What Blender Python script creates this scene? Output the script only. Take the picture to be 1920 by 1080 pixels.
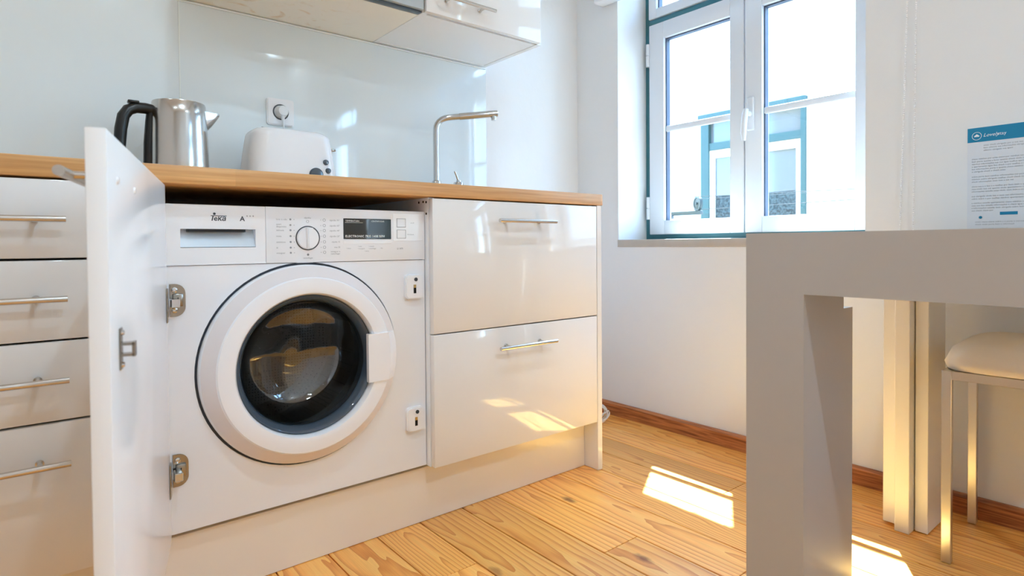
import bpy, bmesh, math, random
from mathutils import Vector, Matrix

random.seed(7)
for o in list(bpy.data.objects):
    bpy.data.objects.remove(o)
S = bpy.context.scene
COL = S.collection
PI = math.pi

# ------------------------------------------------------------------ camera, sky, sun, exposure
YAW, PIT, ROL, FPX, PPY = 0.885367316, 0.0187715822, -0.00807571568, 1113.01906, 479.025235
CAM = Vector((-1.4474705, -1.31359754, 0.7400991))
fw = Vector((math.cos(YAW) * math.cos(PIT), math.sin(YAW) * math.cos(PIT), -math.sin(PIT)))
rt = Vector((math.sin(YAW), -math.cos(YAW), 0))
up = rt.cross(fw)
r2 = math.cos(ROL) * rt + math.sin(ROL) * up
u2 = -math.sin(ROL) * rt + math.cos(ROL) * up
cd = bpy.data.cameras.new('camera')
co = bpy.data.objects.new('camera', cd)
COL.objects.link(co)
co.matrix_world = Matrix(((r2.x, u2.x, -fw.x, CAM.x), (r2.y, u2.y, -fw.y, CAM.y), (r2.z, u2.z, -fw.z, CAM.z), (0, 0, 0, 1)))
cd.sensor_width = 36
cd.lens = FPX / 1920 * 36
cd.shift_y = (PPY - 540) / 1920
cd.clip_start = 0.02
cd.dof.use_dof = True
cd.dof.focus_distance = 1.55
cd.dof.aperture_fstop = 5.6
S.camera = co

SUN_K = Vector((-0.48, -0.285, -1.0)).normalized()
W = bpy.data.worlds.new('sky')
S.world = W
W.use_nodes = True
wn = W.node_tree
wn.nodes.clear()
sky = wn.nodes.new('ShaderNodeTexSky')
sky.sky_type = 'NISHITA'
sky.sun_disc = False
sky.sun_elevation = math.radians(61)
sky.sun_rotation = math.atan2(0.48, 0.285)
hs = wn.nodes.new('ShaderNodeHueSaturation')
hs.inputs['Saturation'].default_value = 0.95
bg = wn.nodes.new('ShaderNodeBackground')
bg.inputs['Strength'].default_value = 1.3
wo = wn.nodes.new('ShaderNodeOutputWorld')
wn.links.new(sky.outputs[0], hs.inputs['Color'])
wb = wn.nodes.new('ShaderNodeMix')
wb.data_type = 'RGBA'
wb.blend_type = 'MULTIPLY'
wb.inputs[0].default_value = 1.0
wb.inputs[7].default_value = (0.78, 1.02, 1.18, 1)
wn.links.new(hs.outputs[0], wb.inputs[6])
wn.links.new(wb.outputs[2], bg.inputs['Color'])
wn.links.new(bg.outputs[0], wo.inputs['Surface'])

sd = bpy.data.lights.new('sun', 'SUN')
sd.energy = 30.0
sd.color = (0.72, 0.955, 1.15)
sd.angle = math.radians(0.53)
so = bpy.data.objects.new('sun', sd)
COL.objects.link(so)
so.rotation_euler = SUN_K.to_track_quat('-Z', 'Y').to_euler()

def portal(name, y0, y1, z0, z1):
    d = bpy.data.lights.new(name, 'AREA')
    d.shape = 'RECTANGLE'
    d.size = z1 - z0
    d.size_y = abs(y1 - y0)
    d.cycles.is_portal = True
    o = bpy.data.objects.new(name, d)
    COL.objects.link(o)
    o.location = (0.83, (y0 + y1) / 2, (z0 + z1) / 2)
    o.rotation_euler = Vector((-1, 0, 0)).to_track_quat('-Z', 'Y').to_euler()

S.view_settings.view_transform = 'Standard'
S.view_settings.look = 'None'
S.view_settings.gamma = 1
S.view_settings.exposure = 1.42
S.view_settings.use_curve_mapping = False
S.cycles.max_bounces = 14
S.cycles.diffuse_bounces = 8
S.cycles.glossy_bounces = 6
S.cycles.transmission_bounces = 12
S.cycles.transparent_max_bounces = 16
S.cycles.caustics_reflective = False
S.cycles.caustics_refractive = False
S.cycles.use_denoising = True
S.cycles.sample_clamp_indirect = 6.0
LAMP_FILL_W = 3.2

# ------------------------------------------------------------------ materials
def lin(r, g, b):
    f = lambda c: (c / 255 / 12.92) if c / 255 <= 0.04045 else ((c / 255 + 0.055) / 1.055) ** 2.4
    return (f(r), f(g), f(b), 1)

def mat(name, col, rough=0.5, metal=0.0, coat=0.0, spec=0.5, bump=0.0, bscale=60.0, noise=0.0, nscale=8.0, aniso=0.0):
    m = bpy.data.materials.new(name)
    m.use_nodes = True
    nt = m.node_tree
    b = nt.nodes['Principled BSDF']
    b.inputs['Base Color'].default_value = col
    b.inputs['Roughness'].default_value = rough
    b.inputs['Metallic'].default_value = metal
    b.inputs['Coat Weight'].default_value = coat
    b.inputs['Coat Roughness'].default_value = 0.03
    b.inputs['Specular IOR Level'].default_value = spec
    if aniso:
        b.inputs['Anisotropic'].default_value = aniso
    if bump or noise:
        tc = nt.nodes.new('ShaderNodeTexCoord')
        if bump:
            n = nt.nodes.new('ShaderNodeTexNoise')
            n.inputs['Scale'].default_value = bscale
            n.inputs['Detail'].default_value = 4
            bp = nt.nodes.new('ShaderNodeBump')
            bp.inputs['Strength'].default_value = bump
            bp.inputs['Distance'].default_value = 0.004
            nt.links.new(tc.outputs['Object'], n.inputs['Vector'])
            nt.links.new(n.outputs['Fac'], bp.inputs['Height'])
            nt.links.new(bp.outputs['Normal'], b.inputs['Normal'])
        if noise:
            n = nt.nodes.new('ShaderNodeTexNoise')
            n.inputs['Scale'].default_value = nscale
            n.inputs['Detail'].default_value = 5
            mx = nt.nodes.new('ShaderNodeMix')
            mx.data_type = 'RGBA'
            mx.inputs[6].default_value = tuple(c * (1 - noise) for c in col[:3]) + (1,)
            mx.inputs[7].default_value = tuple(min(1, c * (1 + noise * .5)) for c in col[:3]) + (1,)
            nt.links.new(tc.outputs['Object'], n.inputs['Vector'])
            nt.links.new(n.outputs['Fac'], mx.inputs[0])
            nt.links.new(mx.outputs[2], b.inputs['Base Color'])
    return m

def thin_glass(name, tint=(0.97, 0.985, 0.98, 1), f0=0.04):
    m = bpy.data.materials.new(name)
    m.use_nodes = True
    nt = m.node_tree
    nt.nodes.clear()
    out = nt.nodes.new('ShaderNodeOutputMaterial')
    tr = nt.nodes.new('ShaderNodeBsdfTransparent')
    tr.inputs['Color'].default_value = tint
    gl = nt.nodes.new('ShaderNodeBsdfGlossy')
    gl.inputs['Roughness'].default_value = 0.01
    lw = nt.nodes.new('ShaderNodeLayerWeight')
    lw.inputs['Blend'].default_value = 0.5
    pw = nt.nodes.new('ShaderNodeMath')
    pw.operation = 'POWER'
    pw.inputs[1].default_value = 5.0
    fr = nt.nodes.new('ShaderNodeMath')
    fr.operation = 'MULTIPLY_ADD'
    fr.inputs[1].default_value = 0.9
    fr.inputs[2].default_value = f0
    nt.links.new(lw.outputs['Facing'], pw.inputs[0])
    nt.links.new(pw.outputs[0], fr.inputs[0])
    mx = nt.nodes.new('ShaderNodeMixShader')
    nt.links.new(fr.outputs[0], mx.inputs[0])
    nt.links.new(tr.outputs[0], mx.inputs[1])
    nt.links.new(gl.outputs[0], mx.inputs[2])
    nt.links.new(mx.outputs[0], out.inputs['Surface'])
    return m

def emit(name, col, s):
    m = bpy.data.materials.new(name)
    m.use_nodes = True
    b = m.node_tree.nodes['Principled BSDF']
    b.inputs['Base Color'].default_value = (0.9, 0.9, 0.9, 1)
    b.inputs['Emission Color'].default_value = col
    b.inputs['Emission Strength'].default_value = s
    return m

def wood_floor(name):
    m = bpy.data.materials.new(name)
    m.use_nodes = True
    nt = m.node_tree
    N = nt.nodes.new
    L = nt.links.new
    b = nt.nodes['Principled BSDF']
    tc = N('ShaderNodeTexCoord')
    oi = N('ShaderNodeObjectInfo')
    # every board has its own slice of the trunk
    rs = N('ShaderNodeMath'); rs.operation = 'MULTIPLY'; rs.inputs[1].default_value = 37.0
    L(oi.outputs['Random'], rs.inputs[0])
    cmb = N('ShaderNodeCombineXYZ')
    L(rs.outputs[0], cmb.inputs[1])
    add = N('ShaderNodeVectorMath'); add.operation = 'ADD'
    L(tc.outputs['Object'], add.inputs[0]); L(cmb.outputs[0], add.inputs[1])
    warp = N('ShaderNodeTexNoise'); warp.inputs['Scale'].default_value = 1.0; warp.inputs['Detail'].default_value = 3
    wsc = N('ShaderNodeVectorMath'); wsc.operation = 'MULTIPLY'; wsc.inputs[1].default_value = (9, 1.6, 1)
    L(add.outputs[0], wsc.inputs[0]); L(wsc.outputs[0], warp.inputs['Vector'])
    sep = N('ShaderNodeSeparateXYZ'); L(tc.outputs['Object'], sep.inputs[0])
    # ring centre height: rises and falls slowly along the board
    yz = N('ShaderNodeMath'); yz.operation = 'MULTIPLY'; yz.inputs[1].default_value = 0.035
    L(sep.outputs[1], yz.inputs[0])
    of = N('ShaderNodeMapRange'); of.inputs[3].default_value = -0.03; of.inputs[4].default_value = 0.05
    L(oi.outputs['Random'], of.inputs[0])
    z1 = N('ShaderNodeMath'); L(yz.outputs[0], z1.inputs[0]); L(of.outputs[0], z1.inputs[1])
    wv = N('ShaderNodeMath'); wv.operation = 'MULTIPLY_ADD'; wv.inputs[1].default_value = 0.11; wv.inputs[2].default_value = -0.055
    L(warp.outputs['Fac'], wv.inputs[0])
    z2 = N('ShaderNodeMath'); L(z1.outputs[0], z2.inputs[0]); L(wv.outputs[0], z2.inputs[1])
    x2 = N('ShaderNodeMath'); L(sep.outputs[0], x2.inputs[0])
    xo = N('ShaderNodeMapRange'); xo.inputs[3].default_value = 0.045; xo.inputs[4].default_value = -0.045
    L(oi.outputs['Random'], xo.inputs[0]); L(xo.outputs[0], x2.inputs[1])
    rc = N('ShaderNodeCombineXYZ'); L(x2.outputs[0], rc.inputs[0]); L(z2.outputs[0], rc.inputs[2])
    wave = N('ShaderNodeTexWave'); wave.wave_type = 'RINGS'; wave.rings_direction = 'Y'; wave.wave_profile = 'SAW'
    wave.inputs['Scale'].default_value = 30.0
    wave.inputs['Distortion'].default_value = 2.2
    wave.inputs['Detail'].default_value = 3
    wave.inputs['Detail Scale'].default_value = 0.6
    ws_ = N('ShaderNodeMapRange'); ws_.inputs[3].default_value = 34.0; ws_.inputs[4].default_value = 15.0
    wr_ = N('ShaderNodeMath'); wr_.operation = 'FRACT'; wm_ = N('ShaderNodeMath'); wm_.operation = 'MULTIPLY'; wm_.inputs[1].default_value = 7.0
    L(oi.outputs['Random'], wm_.inputs[0]); L(wm_.outputs[0], wr_.inputs[0]); L(wr_.outputs[0], ws_.inputs[0]); L(ws_.outputs[0], wave.inputs['Scale'])
    L(rc.outputs[0], wave.inputs['Vector'])
    ramp = N('ShaderNodeValToRGB')
    e = ramp.color_ramp.elements
    e[0].position = 0.0; e[0].color = lin(255, 196, 108)
    e[1].position = 1.0; e[1].color = lin(220, 136, 56)
    x = ramp.color_ramp.elements.new(0.6); x.color = lin(252, 180, 92)
    L(wave.outputs['Fac'], ramp.inputs[0])
    # fine fibre
    fib = N('ShaderNodeTexNoise'); fib.inputs['Scale'].default_value = 1; fib.inputs['Detail'].default_value = 4
    fsc = N('ShaderNodeVectorMath'); fsc.operation = 'MULTIPLY'; fsc.inputs[1].default_value = (420, 9, 60)
    L(add.outputs[0], fsc.inputs[0]); L(fsc.outputs[0], fib.inputs['Vector'])
    m1 = N('ShaderNodeMix'); m1.data_type = 'RGBA'; m1.blend_type = 'MULTIPLY'; m1.inputs[0].default_value = 0.22
    fr = N('ShaderNodeValToRGB'); fr.color_ramp.elements[0].position = 0.35; fr.color_ramp.elements[0].color = (0.45, 0.36, 0.28, 1); fr.color_ramp.elements[1].position = 0.6
    L(fib.outputs['Fac'], fr.inputs[0])
    L(ramp.outputs[0], m1.inputs[6]); L(fr.outputs[0], m1.inputs[7])
    # board to board tone
    tone = N('ShaderNodeHueSaturation')
    tv = N('ShaderNodeMapRange'); tv.inputs[3].default_value = 0.82; tv.inputs[4].default_value = 1.1
    L(oi.outputs['Random'], tv.inputs[0]); L(tv.outputs[0], tone.inputs['Value'])
    L(m1.outputs[2], tone.inputs['Color'])
    # knots and old nail holes
    vs = N('ShaderNodeVectorMath'); vs.operation = 'MULTIPLY'; vs.inputs[1].default_value = (7.5, 3.4, 0.0)
    L(add.outputs[0], vs.inputs[0])
    vor = N('ShaderNodeTexVoronoi'); vor.inputs['Scale'].default_value = 1.0
    wadd = N('ShaderNodeVectorMath'); wadd.operation = 'MULTIPLY_ADD'; wadd.inputs[1].default_value = (0.10, 0.10, 0.0)
    wn2 = N('ShaderNodeTexNoise'); wn2.inputs['Scale'].default_value = 40
    L(add.outputs[0], wn2.inputs['Vector']); L(wn2.outputs['Color'], wadd.inputs[0]); L(vs.outputs[0], wadd.inputs[2])
    L(wadd.outputs[0], vor.inputs['Vector'])
    kr = N('ShaderNodeValToRGB')
    kr.color_ramp.elements[0].position = 0.035; kr.color_ramp.elements[0].color = (1, 1, 1, 1)
    kr.color_ramp.elements[1].position = 0.12; kr.color_ramp.elements[1].color = (0, 0, 0, 1)
    L(vor.outputs['Distance'], kr.inputs[0])
    m2 = N('ShaderNodeMix'); m2.data_type = 'RGBA'; m2.inputs[7].default_value = lin(112, 52, 16)
    gate = N('ShaderNodeSeparateColor'); L(vor.outputs['Color'], gate.inputs[0])
    gt = N('ShaderNodeMath'); gt.operation = 'GREATER_THAN'; gt.inputs[1].default_value = 0.55
    L(gate.outputs[0], gt.inputs[0])
    kf = N('ShaderNodeMath'); kf.operation = 'MULTIPLY'; L(kr.outputs[0], kf.inputs[0]); L(gt.outputs[0], kf.inputs[1])
    kf2 = N('ShaderNodeMath'); kf2.operation = 'MULTIPLY'; kf2.inputs[1].default_value = 0.85; L(kf.outputs[0], kf2.inputs[0])
    L(kf2.outputs[0], m2.inputs[0]); L(tone.outputs[0], m2.inputs[6])
    L(m2.outputs[2], b.inputs['Base Color'])
    b.inputs['Roughness'].default_value = 0.28
    b.inputs['Specular IOR Level'].default_value = 0.5
    b.inputs['Coat Weight'].default_value = 0.1
    b.inputs['Coat Roughness'].default_value = 0.2
    bp = N('ShaderNodeBump'); bp.inputs['Strength'].default_value = 0.12; bp.inputs['Distance'].default_value = 0.002
    L(fib.outputs['Fac'], bp.inputs['Height']); L(bp.outputs[0], b.inputs['Normal'])
    return m

def bamboo(name):
    m = bpy.data.materials.new(name)
    m.use_nodes = True
    nt = m.node_tree
    N = nt.nodes.new
    L = nt.links.new
    b = nt.nodes['Principled BSDF']
    tc = N('ShaderNodeTexCoord')
    sc = N('ShaderNodeVectorMath'); sc.operation = 'MULTIPLY'; sc.inputs[1].default_value = (5, 160, 160)
    L(tc.outputs['Object'], sc.inputs[0])
    n = N('ShaderNodeTexNoise'); n.inputs['Scale'].default_value = 1; n.inputs['Detail'].default_value = 5
    L(sc.outputs[0], n.inputs['Vector'])
    r = N('ShaderNodeValToRGB')
    r.color_ramp.elements[0].position = 0.3; r.color_ramp.elements[0].color = lin(196, 142, 84)
    r.color_ramp.elements[1].position = 0.7; r.color_ramp.elements[1].color = lin(222, 172, 114)
    L(n.outputs['Fac'], r.inputs[0])
    # lamellae: strips with their own tone; nodes of the cane as faint brown marks
    sep = N('ShaderNodeSeparateXYZ'); L(tc.outputs['Object'], sep.inputs[0])
    st = N('ShaderNodeVectorMath'); st.operation = 'MULTIPLY'; st.inputs[1].default_value = (0.9, 1 / 0.04, 1 / 0.0258)
    L(tc.outputs['Object'], st.inputs[0])
    fl = N('ShaderNodeVectorMath'); fl.operation = 'FLOOR'; L(st.outputs[0], fl.inputs[0])
    wn = N('ShaderNodeTexWhiteNoise'); L(fl.outputs[0], wn.inputs['Vector'])
    hsv = N('ShaderNodeHueSaturation')
    mr = N('ShaderNodeMapRange'); mr.inputs[3].default_value = 0.86; mr.inputs[4].default_value = 1.14
    L(wn.outputs['Value'], mr.inputs[0]); L(mr.outputs[0], hsv.inputs['Value']); L(r.outputs[0], hsv.inputs['Color'])
    nd = N('ShaderNodeTexVoronoi'); nd.inputs['Scale'].default_value = 1
    ns = N('ShaderNodeVectorMath'); ns.operation = 'MULTIPLY'; ns.inputs[1].default_value = (3.5, 50, 60)
    L(tc.outputs['Object'], ns.inputs[0]); L(ns.outputs[0], nd.inputs['Vector'])
    nr = N('ShaderNodeValToRGB')
    nr.color_ramp.elements[0].position = 0.0; nr.color_ramp.elements[0].color = (0.35, 0.35, 0.35, 1)
    nr.color_ramp.elements[1].position = 0.09; nr.color_ramp.elements[1].color = (0, 0, 0, 1)
    L(nd.outputs['Distance'], nr.inputs[0])
    mx = N('ShaderNodeMix'); mx.data_type = 'RGBA'; mx.inputs[7].default_value = lin(120, 74, 34)
    L(nr.outputs[0], mx.inputs[0]); L(hsv.outputs[0], mx.inputs[6])
    L(mx.outputs[2], b.inputs['Base Color'])
    b.inputs['Roughness'].default_value = 0.38
    return m

def skirting_wood(name):
    m = bpy.data.materials.new(name)
    m.use_nodes = True
    nt = m.node_tree
    N = nt.nodes.new
    L = nt.links.new
    b = nt.nodes['Principled BSDF']
    tc = N('ShaderNodeTexCoord')
    sc = N('ShaderNodeVectorMath'); sc.operation = 'MULTIPLY'; sc.inputs[1].default_value = (60, 6, 130)
    L(tc.outputs['Object'], sc.inputs[0])
    n = N('ShaderNodeTexNoise'); n.inputs['Scale'].default_value = 1; n.inputs['Detail'].default_value = 6; n.inputs['Distortion'].default_value = 0.8
    L(sc.outputs[0], n.inputs['Vector'])
    r = N('ShaderNodeValToRGB')
    r.color_ramp.elements[0].position = 0.32; r.color_ramp.elements[0].color = lin(126, 66, 30)
    r.color_ramp.elements[1].position = 0.66; r.color_ramp.elements[1].color = lin(204, 130, 78)
    L(n.outputs['Fac'], r.inputs[0]); L(r.outputs[0], b.inputs['Base Color'])
    b.inputs['Roughness'].default_value = 0.42
    return m

def speckled(name, c0, c1, scale, lo=0.4, hi=0.6, rough=0.7):
    m = bpy.data.materials.new(name)
    m.use_nodes = True
    nt = m.node_tree
    N = nt.nodes.new
    L = nt.links.new
    b = nt.nodes['Principled BSDF']
    tc = N('ShaderNodeTexCoord')
    n = N('ShaderNodeTexNoise'); n.inputs['Scale'].default_value = scale; n.inputs['Detail'].default_value = 8
    L(tc.outputs['Object'], n.inputs['Vector'])
    r = N('ShaderNodeValToRGB')
    r.color_ramp.elements[0].position = lo; r.color_ramp.elements[0].color = c0
    r.color_ramp.elements[1].position = hi; r.color_ramp.elements[1].color = c1
    L(n.outputs['Fac'], r.inputs[0]); L(r.outputs[0], b.inputs['Base Color'])
    b.inputs['Roughness'].default_value = rough
    return m

def hood_paint(name):
    m = bpy.data.materials.new(name)
    m.use_nodes = True
    nt = m.node_tree
    N = nt.nodes.new
    L = nt.links.new
    b = nt.nodes['Principled BSDF']
    tc = N('ShaderNodeTexCoord')
    n = N('ShaderNodeTexNoise'); n.inputs['Scale'].default_value = 9; n.inputs['Detail'].default_value = 4; n.inputs['Distortion'].default_value = 2.5
    L(tc.outputs['Object'], n.inputs['Vector'])
    r = N('ShaderNodeValToRGB')
    r.color_ramp.elements[0].position = 0.56; r.color_ramp.elements[0].color = (0, 0, 0, 1)
    r.color_ramp.elements[1].position = 0.70; r.color_ramp.elements[1].color = (1, 1, 1, 1)
    L(n.outputs['Fac'], r.inputs[0])
    # grease marks sit in one patch near the wall
    d = N('ShaderNodeVectorMath'); d.operation = 'DISTANCE'; d.inputs[1].default_value = (-0.86, 0.50, 1.446)
    L(tc.outputs['Object'], d.inputs[0])
    q = N('ShaderNodeMapRange'); q.inputs[1].default_value = 0.05; q.inputs[2].default_value = 0.26; q.inputs[3].default_value = 1; q.inputs[4].default_value = 0
    L(d.outputs['Value'], q.inputs[0])
    k = N('ShaderNodeMath'); k.operation = 'MULTIPLY'; L(r.outputs[0], k.inputs[0]); L(q.outputs[0], k.inputs[1])
    k2 = N('ShaderNodeMath'); k2.operation = 'MULTIPLY'; k2.inputs[1].default_value = 0.7; L(k.outputs[0], k2.inputs[0])
    mx = N('ShaderNodeMix'); mx.data_type = 'RGBA'; mx.inputs[6].default_value = lin(244, 241, 231); mx.inputs[7].default_value = lin(214, 176, 120)
    L(k2.outputs[0], mx.inputs[0]); L(mx.outputs[2], b.inputs['Base Color'])
    b.inputs['Roughness'].default_value = 0.4
    return m

def drum_steel(name):
    m = bpy.data.materials.new(name)
    m.use_nodes = True
    nt = m.node_tree
    N = nt.nodes.new
    L = nt.links.new
    b = nt.nodes['Principled BSDF']
    tc = N('ShaderNodeTexCoord')
    v = N('ShaderNodeTexVoronoi'); v.inputs['Scale'].default_value = 120; v.inputs['Randomness'].default_value = 0.25
    L(tc.outputs['Object'], v.inputs['Vector'])
    r = N('ShaderNodeValToRGB')
    r.color_ramp.elements[0].position = 0.18; r.color_ramp.elements[0].color = (0.01, 0.01, 0.01, 1)
    r.color_ramp.elements[1].position = 0.25; r.color_ramp.elements[1].color = (0.22, 0.22, 0.22, 1)
    L(v.outputs['Distance'], r.inputs[0]); L(r.outputs[0], b.inputs['Base Color'])
    b.inputs['Metallic'].default_value = 0.9
    b.inputs['Roughness'].default_value = 0.35
    return m

M = dict(
    plaster=mat('wall_plaster', lin(231, 232, 233), 0.75, bump=0.35, bscale=14, spec=0.25),
    ceiling=mat('ceiling_paint', lin(236, 236, 234), 0.8, spec=0.2),
    gloss=mat('gloss_white_lacquer', lin(232, 231, 230), 0.07, coat=0.3),
    satin=mat('satin_white_board', lin(240, 243, 246), 0.2),
    plinth=mat('white_plinth', lin(234, 228, 218), 0.16),
    enamel=mat('white_enamel', lin(233, 235, 239), 0.28),
    plastic=mat('white_plastic', lin(238, 239, 242), 0.2),
    bezel=mat('warm_white_plastic', lin(226, 220, 219), 0.14),
    tray=mat('pale_blue_plastic', lin(205, 216, 226), 0.3),
    slate=mat('slate_plastic', lin(74, 86, 99), 0.1, coat=0.5),
    seam=mat('dark_seam', lin(44, 52, 64), 0.4),
    rubber=mat('grey_rubber', lin(84, 86, 88), 0.5),
    black=mat('black_plastic', lin(13, 14, 16), 0.3),
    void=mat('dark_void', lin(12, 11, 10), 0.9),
    ink=mat('dark_grey_ink', lin(52, 56, 64), 0.6),
    soft_ink=mat('grey_ink', lin(146, 150, 156), 0.6),
    white_ink=mat('white_ink', lin(235, 240, 240), 0.5),
    display=mat('display_glass', lin(26, 34, 38), 0.04, coat=0.5),
    steel=mat('brushed_steel', (0.66, 0.64, 0.61, 1), 0.24, 1.0, aniso=0.0),
    kettle=mat('kettle_steel', (0.58, 0.57, 0.55, 1), 0.15, 1.0, aniso=0.8),
    chrome=mat('chrome', (0.60, 0.62, 0.64, 1), 0.07, 1.0),
    nickel=mat('nickel', (0.34, 0.32, 0.29, 1), 0.25, 1.0),
    stoolmetal=mat('satin_steel_tube', (0.62, 0.60, 0.57, 1), 0.3, 1.0),
    brass=mat('brass', (0.62, 0.45, 0.18, 1), 0.3, 1.0),
    pad=mat('cream_vinyl', lin(240, 231, 216), 0.42, bump=0.05, bscale=200),
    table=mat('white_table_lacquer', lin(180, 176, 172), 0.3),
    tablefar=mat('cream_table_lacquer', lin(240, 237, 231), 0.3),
    pvc=mat('white_window_enamel', lin(222, 226, 231), 0.3),
    teal=mat('teal_paint', lin(56, 116, 128), 0.4),
    teal_out=mat('faded_teal_paint', lin(36, 70, 70), 0.5),
    render=mat('low_bounce_render', lin(176, 160, 136), 0.85, noise=0.1, nscale=4),
    gasket=mat('window_gasket', lin(66, 76, 96), 0.5),
    stone=mat('sill_stone', lin(192, 184, 174), 0.55, noise=0.12, nscale=20),
    facade=mat('white_facade', lin(226, 226, 226), 0.8),
    roof=mat('roof_tile', lin(176, 104, 74), 0.8, noise=0.2, nscale=6),
    street=mat('street_stone', lin(170, 168, 164), 0.85, noise=0.2, nscale=3),
    splash=mat('pale_glass_splashback', lin(226, 236, 240), 0.05, coat=0.6),
    splash_edge=mat('splashback_edge', lin(236, 243, 242), 0.2),
    hood=hood_paint('hood_underside_paint'),
    hood_dark=mat('hood_dark_strip', lin(84, 92, 98), 0.3, 0.5),
    hood_glass=mat('hood_grey_glass', lin(178, 186, 190), 0.08, coat=0.4),
    paper=mat('notice_paper', lin(222, 226, 232), 0.5),
    blue=mat('notice_blue', lin(10, 128, 170), 0.5),
    pane=thin_glass('window_glass'),
    pane_far=mat('far_window_glass', lin(92, 98, 102), 0.08),
    speckle=speckled('dark_speckled_panel', lin(12, 24, 27), lin(64, 78, 80), 45),
    bowl=thin_glass('door_bowl_glass', (0.70, 0.71, 0.71, 1), 0.13),
    drum=drum_steel('drum_steel'),
    floor=wood_floor('pine_boards'),
    bamboo=bamboo('bamboo_worktop'),
    skirt=skirting_wood('varnished_skirting'),
    lamp=emit('lamp_lens', (1, 0.95, 0.88, 1), 12),
    cable=mat('white_cable', lin(226, 228, 230), 0.4),
    cord=mat('grey_rope', lin(70, 72, 74), 0.7),
    pulley=mat('pale_blue_pulley', lin(48, 62, 68), 0.4),
)

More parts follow.
